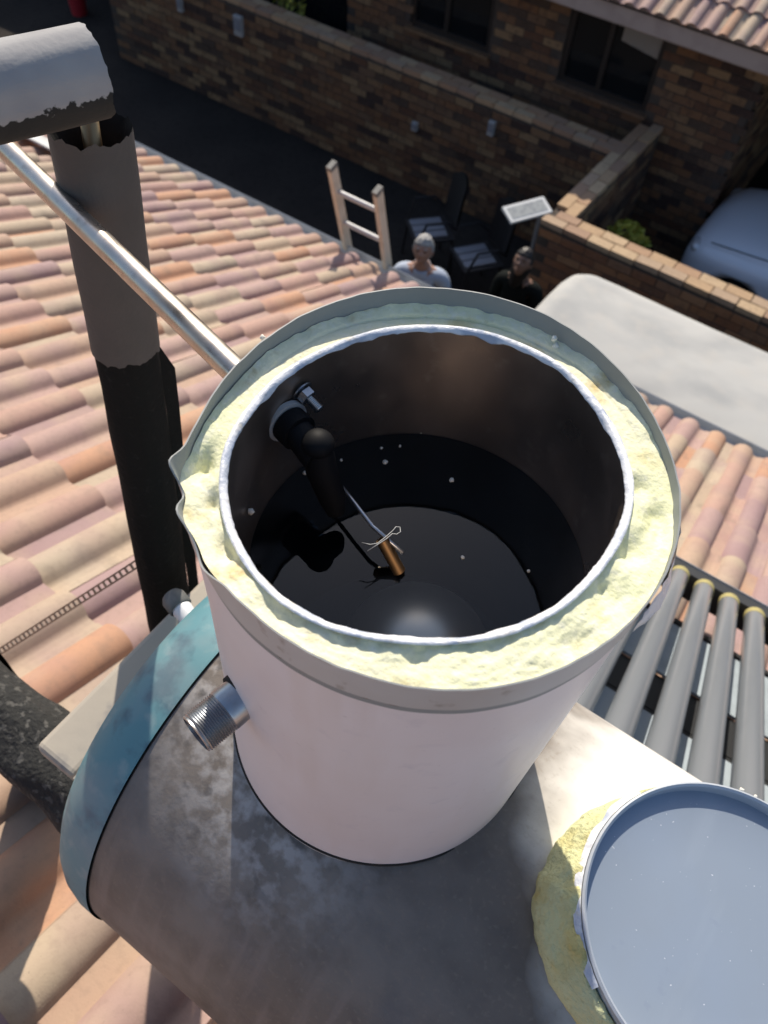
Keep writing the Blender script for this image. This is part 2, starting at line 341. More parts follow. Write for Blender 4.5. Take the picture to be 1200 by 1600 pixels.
def rotz(a): return Matrix.Rotation(a, 3, 'Z')

# ================================================================= SETTING
g = MB().box((0, 100, -.05), (800, 800, .1)).build('ground', 'ground'); structure(g)

# ---------------------------------------------------------------- bricks
brick_meshes = []
for k in range(6):
    brick_meshes.append(MB().box((0,0,0), (.222, .06, .073), jit=.0022).mesh('brick', 'brick'))
orange_meshes = [MB().box((0,0,0), (.222, .06, .073), jit=.0022).mesh('brick', 'brick_orange') for k in range(5)]
coping_meshes = []
for k in range(4):
    coping_meshes.append(MB().box((0,0,0), (.222, .108, .05), jit=.003).mesh('coping_brick', 'coping'))
def in_frame(p, mrg=60):
    x, y = to_px(p); return -mrg < x < 1200+mrg and -mrg < y < 1600+mrg
def lay(parent, spots, meshes, name, limit=290):
    """spots: world (pos, rotz). The nearest in view become pieces of their own, the rest one joined piece."""
    vis = sorted([s for s in spots if in_frame(s[0])], key=lambda s: (Vector(s[0])-CAM).length)
    single = vis[:limit]; ids = set(id(s) for s in single); rest = [s for s in spots if id(s) not in ids]
    for (p, a) in single:
        o = ob(name, random.choice(meshes), parent); o.location = Vector(p)-parent.location
        o.rotation_euler = (random.gauss(0, .006), random.gauss(0, .006), a+random.gauss(0, .008))
    if rest:
        mb = MB()
        for (p, a) in rest:
            me = random.choice(meshes); rm = rotz(a+random.gauss(0, .008)); q = Vector(p)-parent.location
            mb.add([q+rm @ vv.co for vv in me.vertices], [tuple(pl.vertices) for pl in me.polygons])
        o = mb.build(name+'_field', None, parent); o.data.materials.append(meshes[0].materials[0]); o['kind'] = 'stuff'
def face_spots(p0, udir, length, z0, z1, nrm, holes=()):
    """running bond on a vertical face; returns brick spots set proud of the mortar"""
    out = []; u = Vector(udir); n_ = Vector(nrm); a = math.atan2(u.y, u.x); k = 0; z = z0+.042
    while z+.03 < z1:
        s = -.116 if k % 2 else 0.; 
        while s < length-.05:
            c = s+.116
            if .03 < c < length-.03 and not any(h[0]-.05 < c < h[1]+.05 and h[2]-.03 < z < h[3]+.03 for h in holes):
                out.append((Vector(p0)+u*c+n_*(-.022+random.uniform(-.003, .004))+Vector((0,0,z)), a))
            s += .232
        z += .0845; k += 1
    return out
def top_spots(p0, udir, length, z, vdir):
    out = []; u, v = Vector(udir), Vector(vdir); a = math.atan2(u.y, u.x)
    for row, off in ((0, 0.), (1, .08)):
        s = off
        while s < length-.1:
            out.append((Vector(p0)+u*(s+.116)+v*(.057+row*.117)+Vector((0,0,z+random.uniform(-.003,.003))), a)); s += .232
    return out
HW = 1.33
def yard_wall(name, label, x0, x1, y0, y1, faces, tops, bm=None):
    bm = bm or brick_meshes
    t = thing(name, label, 'wall', ((x0+x1)/2, (y0+y1)/2, 0))
    part('mortar_core', MB().box(((x0+x1)/2, (y0+y1)/2, (HW-.03)/2), (x1-x0, y1-y0, HW-.03)), 'mortar', t)
    sp = []
    for fc in faces: sp += face_spots(*fc)
    lay(t, sp, bm, 'brick')
    lay(t, tops, coping_meshes, 'coping_brick', 120)
    return t
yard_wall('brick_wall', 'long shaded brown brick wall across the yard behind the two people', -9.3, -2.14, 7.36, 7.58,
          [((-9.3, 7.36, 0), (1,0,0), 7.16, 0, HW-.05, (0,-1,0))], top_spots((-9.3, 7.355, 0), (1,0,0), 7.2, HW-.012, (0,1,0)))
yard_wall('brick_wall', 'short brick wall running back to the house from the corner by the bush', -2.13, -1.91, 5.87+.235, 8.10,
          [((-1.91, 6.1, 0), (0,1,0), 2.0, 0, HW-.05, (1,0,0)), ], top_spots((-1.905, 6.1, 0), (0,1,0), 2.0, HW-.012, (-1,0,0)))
yard_wall('brick_wall', 'sunlit topped brick wall behind the white canvas awning', -2.13, 4.2, 5.87, 6.10,
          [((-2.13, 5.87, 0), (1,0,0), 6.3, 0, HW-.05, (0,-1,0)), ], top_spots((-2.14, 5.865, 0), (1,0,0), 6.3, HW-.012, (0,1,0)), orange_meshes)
# wall far to the left
t = thing('brick_wall', 'paler brick wall at the far top left behind the pipe', 'wall', (-12.6, 8.7, 0))
part('mortar_core', MB().box((-12.6, 8.7, .85), (6.6, .22, 1.7)), 'mortar', t)
lay(t, face_spots((-15.9, 8.59, 0), (1,0,0), 6.6, 0, 1.7, (0,-1,0)), brick_meshes, 'brick', 150)

# ---------------------------------------------------------------- roof tiles
def tile_profile(n=40):
    pts = []
    for i in range(n+1):
        x = .31*i/n; u = (x % .15)
        if u < .1: h = .033*max(0., 1-((u-.05)/.05)**2)**.62
        else: h = -.001
        if .285 < x: h = max(h, .006)
        pts.append((x, h))
    return pts
PROF = tile_profile()
def tile_mesh():
    mb = MB(); n = len(PROF); v = []
    for (yy, lift) in ((0, .026), (-.2, .013), (-.39, .001)):
        for x, h in PROF: v.append((x, yy, lift+h))
    for x, h in PROF: v.append((x, .001, .026+h-.013))
    f = []
    for r_ in range(2):
        for i in range(n-1): f.append((r_*n+i, r_*n+i+1, (r_+1)*n+i+1, (r_+1)*n+i))
    for i in range(n-1): f.append((i, 3*n+i, 3*n+i+1, i+1))
    mb.add(v, f); me = mb.mesh('tile', 'tile', True, 50); return me
TILE = tile_mesh()
def tiled(parent, x0, nx, y0, z0, slope, ncourse, sgn=1, limit=290, gauge=.335, offs=0):
    """tiles from the eave (y0, z0) upwards; sgn=1: eave on the +Y side, sgn=-1: eave on the -Y side"""
    sp = []
    for c in range(ncourse):
        d = c*gauge; y = y0-sgn*d*math.cos(slope); z = z0+d*math.sin(slope)
        for i in range(nx): sp.append((Vector((x0+i*.30+((c+offs) % 2)*.15, y, z))))
    rm = Matrix.Rotation(-slope, 4, 'X') if sgn > 0 else Matrix.Rotation(math.pi, 4, 'Z') @ Matrix.Rotation(-slope, 4, 'X')
    vis = sorted([s for s in sp if in_frame(s, 120)], key=lambda s: (s-CAM).length)[:limit]; ids = set(id(s) for s in vis)
    for s in vis:
        o = ob('tile', TILE, parent)
        o.matrix_local = Matrix.Translation(s-parent.location) @ rm @ Matrix.Rotation(random.gauss(0, .006), 4, 'Z') @ Matrix.Rotation(random.gauss(0, .006), 4, 'Y')
    mb = MB()
    for s in sp:
        if id(s) in ids: continue
        mm = Matrix.Translation(s-parent.location) @ rm
        mb.add([mm @ vv.co for vv in TILE.vertices], [tuple(pl.vertices) for pl in TILE.polygons])
    if mb.v:
        o = mb.build('tile_field', 'tile', parent, True, 50); o['kind'] = 'stuff'

SL = R(25)
def roof_z(y): return 4.313-(y+.872)*math.tan(SL)
t = thing('tiled_roof', 'sunlit roof of mixed pink, orange and cream double-roll tiles below the tanks', 'roof', (0, 3.11, 2.45))
ye, ze = 3.13, roof_z(3.13)-.03
# pan centres lie at X = -0.094 + 0.15 k ; a tile starts with a roll (pan centre at u = .125)
tiled(t, -.094-.125-.30*33, 52, ye, ze, SL, 18)
L_ = 6.3
dn = Vector((0, math.cos(SL), -math.sin(SL)))
mb = MB(); a_ = Vector((0, ye-.06, ze-.012)); b_ = a_-dn*6.2
mb.add([(-10.2, a_.y, a_.z), (5.6, a_.y, a_.z), (5.6, b_.y, b_.z), (-10.2, b_.y, b_.z)], [(0,1,2,3)])
part('roof_deck', mb, 'deck', t)
mb = MB(); prof = []
for k in range(9): a = math.pi*k/8; prof.append((ye+.065-.055*math.cos(a), ze-.012-.055*math.sin(a)))
prof = [(prof[0][0], prof[0][1])]+prof+[(prof[-1][0]+.006, prof[-1][1]+.004), (prof[-1][0]+.010, prof[-1][1]-.004)]
for x in (-10.2, 5.6): mb.v += [(x, p[0], p[1]) for p in prof]
n_ = len(prof); mb.f += [(i, i+1, n_+i+1, n_+i) for i in range(n_-1)]
part('gutter', mb, 'gutter', t, True, 40)
part('fascia', MB().box((-2.3, ye-.02, ze-.13), (15.8, .02, .2)), 'fascia', t)
part('house_wall', MB().box((-2.3, ye-.45, (ze-.1)/2), (15.6, .22, ze-.1)), 'mortar', t)
# flat flashing strip lying on the tiles far left
p1, p2 = hit_z(22, 232, 2.9), hit_z(92, 268, 2.9)
o = MB().box(((-4.1), 2.42, roof_z(2.42)+.055), (.9, .14, .012), Matrix.Rotation(-SL, 3, 'X')).build('flashing_strip', 'gutter')
tag(o, 'grey metal flashing strip lying on the tiles behind the lagged pipes', 'flashing')

# ---------------------------------------------------------------- house beyond the wall
HY = 8.14
h = thing('brick_house', 'dark brick house with black windows and a tiled roof beyond the walls', 'house', (-3.5, HY, 0))
EZ = 2.36
holes = [(-5.1, -4.05, 1.40, 2.14), (-3.19, -2.15, 1.40, 2.14), (-7.3, -5.98, .0, 2.1)]
X0, X1 = -9.0, -1.16
mb = MB()
xs = [X0]+[q for hh in sorted(holes) for q in hh[:2]]+[X1]
for i in range(0, len(xs), 2): mb.box(((xs[i]+xs[i+1])/2, HY+.11, EZ/2), (xs[i+1]-xs[i], .22, EZ))
for hh in holes:
    if hh[2] > .1: mb.box(((hh[0]+hh[1])/2, HY+.1115, hh[2]/2), (hh[1]-hh[0], .217, hh[2]))
    mb.box(((hh[0]+hh[1])/2, HY+.1115, (hh[3]+EZ)/2), (hh[1]-hh[0], .217, EZ-hh[3]))
mb.box((X1-.11, HY+1.6, EZ/2), (.217, 2.75, EZ)); mb.box((1.5, HY+3.0, EZ/2), (5.3, .217, EZ))
part('wall', mb, 'mortar', h)
lay(h, face_spots((X0, HY, 0), (1,0,0), X1-X0, 0, EZ, (0,-1,0), [(a-X0, b-X0, c, d) for a, b, c, d in holes])
      + face_spots((X1, HY, 0), (0,1,0), 2.8, 0, EZ, (1,0,0)), brick_meshes, 'brick', 299)
for (a, b, c, d) in holes[:2]:
    wv = thing('window', None, None, (0,0,0)); wv.parent = h
    wv.location = Vector(((a+b)/2, HY, c))-h.location
    def wp(nm, mb, m_): 
        mb.v = [tuple(Vector(q)-h.location-wv.location) for q in mb.v]; return mb.build(nm, m_, wv)
    f_ = MB()
    for x in (a+.03, (a+b)/2-.06, b-.03): f_.box((x, HY+.05, (c+d)/2), (.05, .05, d-c))
    f_.box(((a+b)/2, HY+.0505, c+.025), (b-a-.01, .049, .05)); f_.box(((a+b)/2, HY+.0505, d-.025), (b-a-.01, .049, .05))
    wp('frame', f_, 'frame_dark')
    for (xa, xb) in ((a+.05, (a+b)/2-.085), ((a+b)/2-.035, b-.05)):
        wp('pane', MB().box(((xa+xb)/2, HY+.06, (c+d)/2), (xb-xa, .006, d-c-.1)), 'glass_dark')
    wp('sill', MB().box(((a+b)/2, HY-.01, c-.022), (b-a+.06, .12, .035)), 'brick')
# pale blind hanging behind the right window
mb = MB(); mb.grid(lambda i, j: (-2.62+.42*i/8, HY+.045+.004*math.sin(i*2.2), 2.09-.13*j/2-.06*(i/8)*j/2), 9, 3)
part('curtain', mb, 'curtain', h)
part('door_panel', MB().box((-6.64, HY+.14, 1.05), (1.31, .04, 2.1)), 'glass_dark', h)
# roof, ridge parallel to the walls
SL2 = R(22.5); RE, RZ = 7.62, 2.47
rt = thing('roof', None, None); rt.parent = h; rt.location = Vector((0,0,0))
class _P: pass
def tiled_child(x0, nx, y0, z0, slope, nc, sgn, limit):
    tmp = thing('roof_tmp', None, None); tiled(tmp, x0, nx, y0, z0, slope, nc, sgn, limit)
    for ch in [o for o in col.objects if o.parent is tmp]:
        ch.parent = rt; ch.location = ch.location-h.location
    bpy.data.objects.remove(tmp)
tiled_child(-9.3, 42, RE, RZ, SL2, 5, -1, 200)
ry, rz_ = RE+5*.335*math.cos(SL2)+.03, RZ+5*.335*math.sin(SL2)
mb = MB().add([(-9.4, RE+.02, RZ-.012), (3.4, RE+.02, RZ-.012), (3.4, ry, rz_-.012), (-9.4, ry, rz_-.012), (-9.4, HY+3.4, EZ), (3.4, HY+3.4, EZ)], [(0,1,2,3), (3,2,5,4), (1,5,2), (0,3,4)])
mb.v = [tuple(Vector(q)-h.location) for q in mb.v]; mb.build('roof_deck', 'deck', rt)
mb = MB(); 
for i in range(40): mb.tube([(-9.3+i*.32, ry, rz_-.02), (-9.3+i*.32+.35, ry, rz_-.005)], [.085, .095], 10, True)
mb.v = [tuple(Vector(q)-h.location) for q in mb.v]; mb.build('ridge_tiles', 'tile', rt, True, 40)['kind'] = 'stuff'
mb = MB().box((-3.0, RE+.055, RZ-.075), (12.7, .022, .17)); mb.v = [tuple(Vector(q)-h.location) for q in mb.v]; mb.build('fascia', 'fascia', rt)
mb = MB().box((-3.0, RE+.30, RZ-.17), (12.7, .49, .012)); mb.v = [tuple(Vector(q)-h.location) for q in mb.v]; mb.build('soffit', 'fascia', rt)
# house block added out of view to shade the left of the long wall
wg = thing('shade_block', 'unseen brick block with a pitched roof, added to shade the long wall', 'house', (-9.2, 11.0, 0))
part('wall', MB().box((-9.2, 11.0, 1.6), (6.4, 3.0, 3.2)), 'brick', wg)
part('roof', MB().add([(-12.6, 9.2, 3.2), (-5.8, 9.2, 3.2), (-5.8, 11, 4.3), (-12.6, 11, 4.3), (-12.6, 12.8, 3.2), (-5.8, 12.8, 3.2)], [(0,1,2,3), (3,2,5,4), (1,5,2), (0,3,4), (0,4,5,1)]), 'tile', wg)

# ================================================================= YARD OBJECTS
# ---------------------------------------------------------------- ladder against the gutter
ld = thing('ladder', 'pale ladder with aluminium rungs leaning on the roof edge', 'ladder', (-2.25, 3.9, 0))
def lad(s, side):                           # s = height, lean onto the gutter
    y = 3.26-(s-2.42)*.27; xo = -2.255+.157*side
    return Vector((xo-.005*side*0, y, s))
TOPZ = {-1: 3.005, 1: 2.975}
for sd_ in (-1, 1):
    a, b = lad(.02, sd_), lad(TOPZ[sd_], sd_); d = (b-a).normalized(); rm = d.to_track_quat('Z', 'Y').to_matrix()
    part('stile', MB().box((a+b)/2, (.03, .06, (b-a).length), rm), 'stile', ld)
    part('end_cap', MB().box(b+d*.008, (.034, .064, .03), rm), 'plug', ld)
zz = .22
while zz < 3.0:
    part('rung', MB().tube([lad(zz, -1)+Vector((.012,0,0)), lad(zz, 1)-Vector((.012,0,0))], .016, 10), 'alu', ld, True, 40); zz += .2375
# ---------------------------------------------------------------- garden chairs
def chair(label, px, py, rz):
    p = hit_z(px, py, .45); p.z = 0
    c = thing('garden_chair', label, 'chair', p, 'dark slatted garden chairs', rz)
    def q(nm, mb, m_, sm=False): return mb.build(nm, m_, c, sm, 40)
    for k in (-1, 0, 1): q('seat_slat', MB().box((k*.115, -.02, .45), (.095, .34, .018)), 'slat')
    q('seat_frame', MB().box((0, 0, .428), (.44, .44, .02)), 'chair_dark')
    mb = MB().grid(lambda i, j: (-.2+.4*i/10, .2+.06*j/8+.05*(1-((i-5)/5)**2), .5+.52*j/8-(.10*abs((i-5)/5)**3 if j == 8 else 0)), 11, 9)
    mb2 = MB().grid(lambda i, j: (-.2+.4*i/10, .225+.06*j/8+.05*(1-((i-5)/5)**2), .5+.52*j/8-(.10*abs((i-5)/5)**3 if j == 8 else 0)), 11, 9)
    mb.add(mb2.v, mb2.f); q('backrest', mb, 'chair_dark', True)
    for sx in (-1, 1):
        for sy in (-1, 1): q('leg', MB().tube([(sx*.19, sy*.19, .43), (sx*.22, sy*.22, 0)], .014, 8), 'chair_dark', True)
        q('armrest', MB().tube([(sx*.21, .22, .55), (sx*.24, .1, .66), (sx*.24, -.12, .66), (sx*.21, -.19, .43)], .014, 8), 'chair_dark', True)
chair('dark garden chair with pale seat slats behind the grey-haired man', 672, 356, R(-42))
chair('dark garden chair with pale seat slats between the two people', 745, 399, R(-36))
# ---------------------------------------------------------------- small panel on a post
pn = thing('panel_lamp', 'small white-framed panel on a thin post at the wall corner', 'panel', (-2.11, 5.74, 0))
part('post', MB().tube([(-2.11, 5.74, 0), (-2.11, 5.74, 1.55)], .018, 10), 'post', pn, True, 40)
rm = Matrix.Rotation(R(62), 3, 'Z') @ Matrix.Rotation(R(16), 3, 'X')
part('frame', MB().box((-2.155, 5.53, 1.60), (.42, .17, .025), rm), 'panel_frame', pn)
part('face', MB().box(Vector((-2.155, 5.53, 1.60))+rm @ Vector((0,0,.0135)), (.36, .115, .004), rm), 'panel', pn)
part('bracket', MB().tube([(-2.11, 5.74, 1.5), (-2.14, 5.6, 1.585)], .012, 8), 'post', pn, True, 40)
# ---------------------------------------------------------------- fittings on the long wall
for (x, z, sx, sz, lab) in ((-3.47, 1.10, .07, .15, 'small grey box on the long brick wall nearest the wall corner'), (-7.0, 1.09, .12, .22, 'larger grey box on the long brick wall at top left'),
                        (-4.42, .78, .07, .09, 'little grey box low on the long brick wall above the chairs'), (-7.95, 1.06, .07, .16, 'narrow grey box at the far left end of the long brick wall')):
    b = thing('wall_box', lab, 'wall box', (x, 7.345, z), 'boxes on the long wall')
    MB().box((0, -.015, 0), (sx, .05, sz)).build('housing', 'plastic_grey', b); MB().box((0, -.045, sz*.1), (sx*.8, .012, sz*.6)).build('cover', 'slat', b)
o = MB().lathe([(.0, 0), (.11, 0), (.13, .26), (.135, .26), (.135, .275), (.12, .275), (.10, .02), (0, .02)], 20).build('bucket', 'red', None, True, 40, (-10.7, 7.9, .0))
tag(o, 'small red bucket far away at the top left', 'bucket')
# ---------------------------------------------------------------- shrubs
def shrub(label, loc, hgt, rad, n):
    s = thing('shrub', label, 'shrub', loc); mb = MB(); st = MB()
    for k in range(9):
        a = random.uniform(0, 6.28); st.tube([(0,0,0), (rad*.3*math.cos(a), rad*.3*math.sin(a), hgt*.5), (rad*.75*math.cos(a), rad*.75*math.sin(a), hgt*random.uniform(.75,.95))], [.012,.009,.004], 6)
    for k in range(n):
        a = random.uniform(0, 6.28); u = random.uniform(-1, 1); rr = rad*random.uniform(.55, 1)**.6*(1+.25*nz(a*1.5, u*2))
        c = Vector((rr*math.cos(a)*math.sqrt(1-u*u), rr*math.sin(a)*math.sqrt(1-u*u), hgt*.62+u*hgt*.36)); s_ = random.uniform(.025, .05)
        d = Vector((random.gauss(0,1), random.gauss(0,1), random.gauss(.4,1))).normalized(); e = d.orthogonal().normalized(); f_ = d.cross(e)
        mb.add([c-e*s_, c+f_*s_*.45+d*.006, c+e*s_, c-f_*s_*.45+d*.006], [(0,1,2,3)])
    mb.build('leaves', 'leaf', s); st.build('stems', 'stem', s, True)
shrub('yellow-green shrub in the corner behind the sunlit brick wall', (-1.56, 6.72, 0), 1.12, .26, 1100)
shrub('yellow-green plant tip above the long wall at the top', (-6.62, 7.82, 0), 1.62, .22, 500)
# ---------------------------------------------------------------- canvas awning beside the eave
aw = thing('canvas_awning', 'white canvas awning between the roof edge and the brick wall', 'awning', (.9, 3.9, 0))
AX0, AX1, AY0, AY1, AZ_ = -1.30, 3.2, 3.32, 4.50, 2.10
def awn(i, j, dz=0):
    nu, nv = 90, 30
    u, v = i/(nu-1), j/(nv-1)
    x = AX0+(AX1-AX0)*u; y = AY0+(AY1-AY0)*v
    # rounded corner at (AX0, AY1), turned-down hem
    rc = .22; cx, cy = AX0+rc, AY1-rc
    if x < cx and y > cy:
        d = Vector((x-cx, y-cy)); mlen = max(abs(d.x), abs(d.y))
        if d.length > 1e-6: d = d*(mlen/d.length); x, y = cx+d.x, cy+d.y
    e = min((x-AX0), (AY1-y)) 
    if x < cx and y > cy: e = rc-math.hypot(x-cx, y-cy)
    z = AZ_+.045*math.sin(math.pi*v)-.10*max(0, 1-e/.10)**2+.008*nz(x*1.6, y*2.1)+.0025*nz(x*6-y*5, y*7)
    return (x, y, z+dz)
mb = MB().grid(awn, 90, 30); mb2 = MB().grid(lambda i, j: awn(i, j, -.006), 90, 30); mb.add(mb2.v, mb2.f)
part('canvas', mb, 'canvas', aw, True, 60)
for x in (-1.15, 1.0, 3.0):
    for y in (3.42, 4.38): part('post', MB().tube([(x, y, 0), (x, y, 2.03)], .02, 10), 'post', aw, True, 40)
for y in (3.42, 4.38): part('rail', MB().tube([(-1.18, y, 2.04), (3.1, y, 2.04)], .016, 10), 'post', aw, True, 40)
# ---------------------------------------------------------------- parked car, nose to the left
def car():
    CXX, CY_ = -1.12, 8.05
    c = thing('parked_car', 'pale blue car parked behind the brick wall, its nose to the left', 'car', (CXX+1.9, CY_, 0))
    xs = [0, .03, .10, .22, .45, .8, 1.02, 1.35, 1.7, 2.1, 2.6, 3.0, 3.35, 3.6, 3.75, 3.8]
    top = [.62, .72, .80, .855, .90, .935, .96, 1.18, 1.36, 1.43, 1.43, 1.38, 1.22, 1.05, .95, .85]
    hw = [.50, .60, .70, .77, .81, .83, .835, .84, .84, .84, .84, .835, .82, .80, .74, .62]
    bot = [.36, .30, .25, .22, .20, .19, .19, .19, .19, .19, .19, .19, .20, .24, .30, .38]
    cab = [0,0,0,0,0,0,0,.45,.85,1,1,.85,.5,.2,0,0]
    NS = 40; mb = MB(); v = []; f = []
    for i, x in enumerate(xs):
        zb, zt, w_ = bot[i], top[i], hw[i]; belt = min(.88, zt); zc = (zb+zt)/2
        for k in range(NS):
            t = 2*math.pi*k/NS; cx, sz = math.cos(t), math.sin(t)
            ex = .38
            yy = w_*math.copysign(abs(cx)**ex, cx); z2 = zc+(zt-zb)/2*math.copysign(abs(sz)**ex, sz)
            if z2 > .82: yy *= 1-.27*cab[i]*min(1, (z2-.82)/.5)
            if cab[i] < .1 and sz > 0: z2 -= .05*(abs(yy)/w_)**3
            v.append((CXX+x, CY_+yy, z2))
    for i in range(len(xs)-1):
        for k in range(NS): f.append((i*NS+k, i*NS+(k+1) % NS, (i+1)*NS+(k+1) % NS, (i+1)*NS+k))
    f.append(tuple(range(NS))); f.append(tuple((len(xs)-1)*NS+k for k in range(NS)))
    mb.add(v, f); body = part('body', mb, 'car', c, True, 50)
    # wheel arches cut from the body
    cut = MB()
    for x in (.66, 3.05):
        for s in (-1, 1): cut.tube([(CXX+x, CY_+s*.56, .30), (CXX+x, CY_+s*1.0, .30)], .36, 40)
    cu = part('arch_cutter', cut, 'tyre', c)
    md = body.modifiers.new('b', 'BOOLEAN'); md.operation = 'DIFFERENCE'; md.object = cu; md.solver = 'EXACT'
    dg = bpy.context.evaluated_depsgraph_get(); dg.update(); me = bpy.data.meshes.new_from_object(body.evaluated_get(dg)); body.modifiers.clear(); body.data = me
    bpy.data.objects.remove(cu)
    for x in (.66, 3.05):
        for s in (-1, 1):
            wl = thing('wheel', None, None); wl.parent = c; wl.location = Vector((CXX+x, CY_+s*.74, .30))-c.location
            MB().lathe([(.20, -.09), (.29, -.09), (.30, -.07), (.30, .07), (.29, .09), (.20, .09)], 28, ((0,0,0), (0,1,0))).build('tyre', 'tyre', wl, True, 40)
            MB().lathe([(0, s*.05), (.05, s*.075), (.17, s*.055), (.20, s*.085), (.20, -s*.085)], 20, ((0,0,0), (0,1,0))).build('rim', 'rim', wl, True, 40)
    for s in (-1, 1):
        part('headlight', MB().sphere((CXX+.115, CY_+s*.56, .70), (.07, .13, .065), 16, 10), 'lamp', c, True)
        part('side_window', MB().add([(CXX+1.45, CY_+s*.845, .92), (CXX+3.2, CY_+s*.83, .95), (CXX+2.95, CY_+s*.70, 1.28), (CXX+2.0, CY_+s*.69, 1.32)], [(0,1,2,3)]), 'glass_dark', c)
        part('mirror', MB().sphere((CXX+1.42, CY_+s*.93, .98), (.06, .09, .06), 12, 8), 'car', c, True)
    part('windscreen', MB().grid(lambda i, j: (CXX+1.04+.66*j/6-.03*(1-((i-5)/5)**2), CY_+(-.70+.14*i)*(1-.18*j/6), .985+.395*j/6+.012), 11, 7), 'glass_dark', c, True)
    part('bonnet_seam', MB().tube([(CXX+.24, CY_-.68, .842), (CXX+.6, CY_-.72, .895), (CXX+1.0, CY_-.73, .935)], .006, 6), 'tyre', c)
    part('grille', MB().box((CXX+.005, CY_, .52), (.03, .62, .10)), 'tyre', c)
    part('bumper', MB().grid(lambda i, j: (CXX-.02+.10*((i-6)/6)**2-.02*math.sin(math.pi*j/4), CY_-.62+1.24*i/12, .26+.16*j/4), 13, 5), 'car', c, True)
car()

# ---------------------------------------------------------------- people
def skinned(verts, edges, radii, sub=2):
    me = bpy.data.meshes.new('skin_tmp'); me.from_pydata(verts, edges, []); o = bpy.data.objects.new('skin_tmp', me); col.objects.link(o)
    md = o.modifiers.new('s', 'SKIN'); md.use_smooth_shade = True
    for i, sv in enumerate(me.skin_vertices[0].data):
        rr = radii[i]; sv.radius = rr if isinstance(rr, tuple) else (rr, rr); sv.use_root = (i == 0)
    ss = o.modifiers.new('u', 'SUBSURF'); ss.levels = sub; ss.render_levels = sub
    dg = bpy.context.evaluated_depsgraph_get(); dg.update()
    out = bpy.data.meshes.new_from_object(o.evaluated_get(dg)); bpy.data.objects.remove(o); return out
def head_fn(q, p):
    x, y, z = q
    jaw = max(0, -p.z-.1); x *= 1-.38*jaw; y = y*(1-.15*jaw) - (.012*jaw if p.y < 0 else 0)
    if p.y < -.2:
        ridge = math.exp(-(p.x/.17)**2)
        y -= .024*ridge*math.exp(-((p.z+.22)/.17)**2)                # nose
        y -= .006*math.exp(-(p.x/.32)**2)*math.exp(-((p.z+.58)/.10)**2) # lips
        y += .010*(math.exp(-((abs(p.x)-.38)/.16)**2))*math.exp(-((p.z-.02)/.13)**2) # eye sockets
        y -= .005*math.exp(-((p.z-.22)/.10)**2)                       # brow
        y -= .008*math.exp(-(p.x/.25)**2)*math.exp(-((p.z+.85)/.12)**2)  # chin
    return Vector((x, y, z))
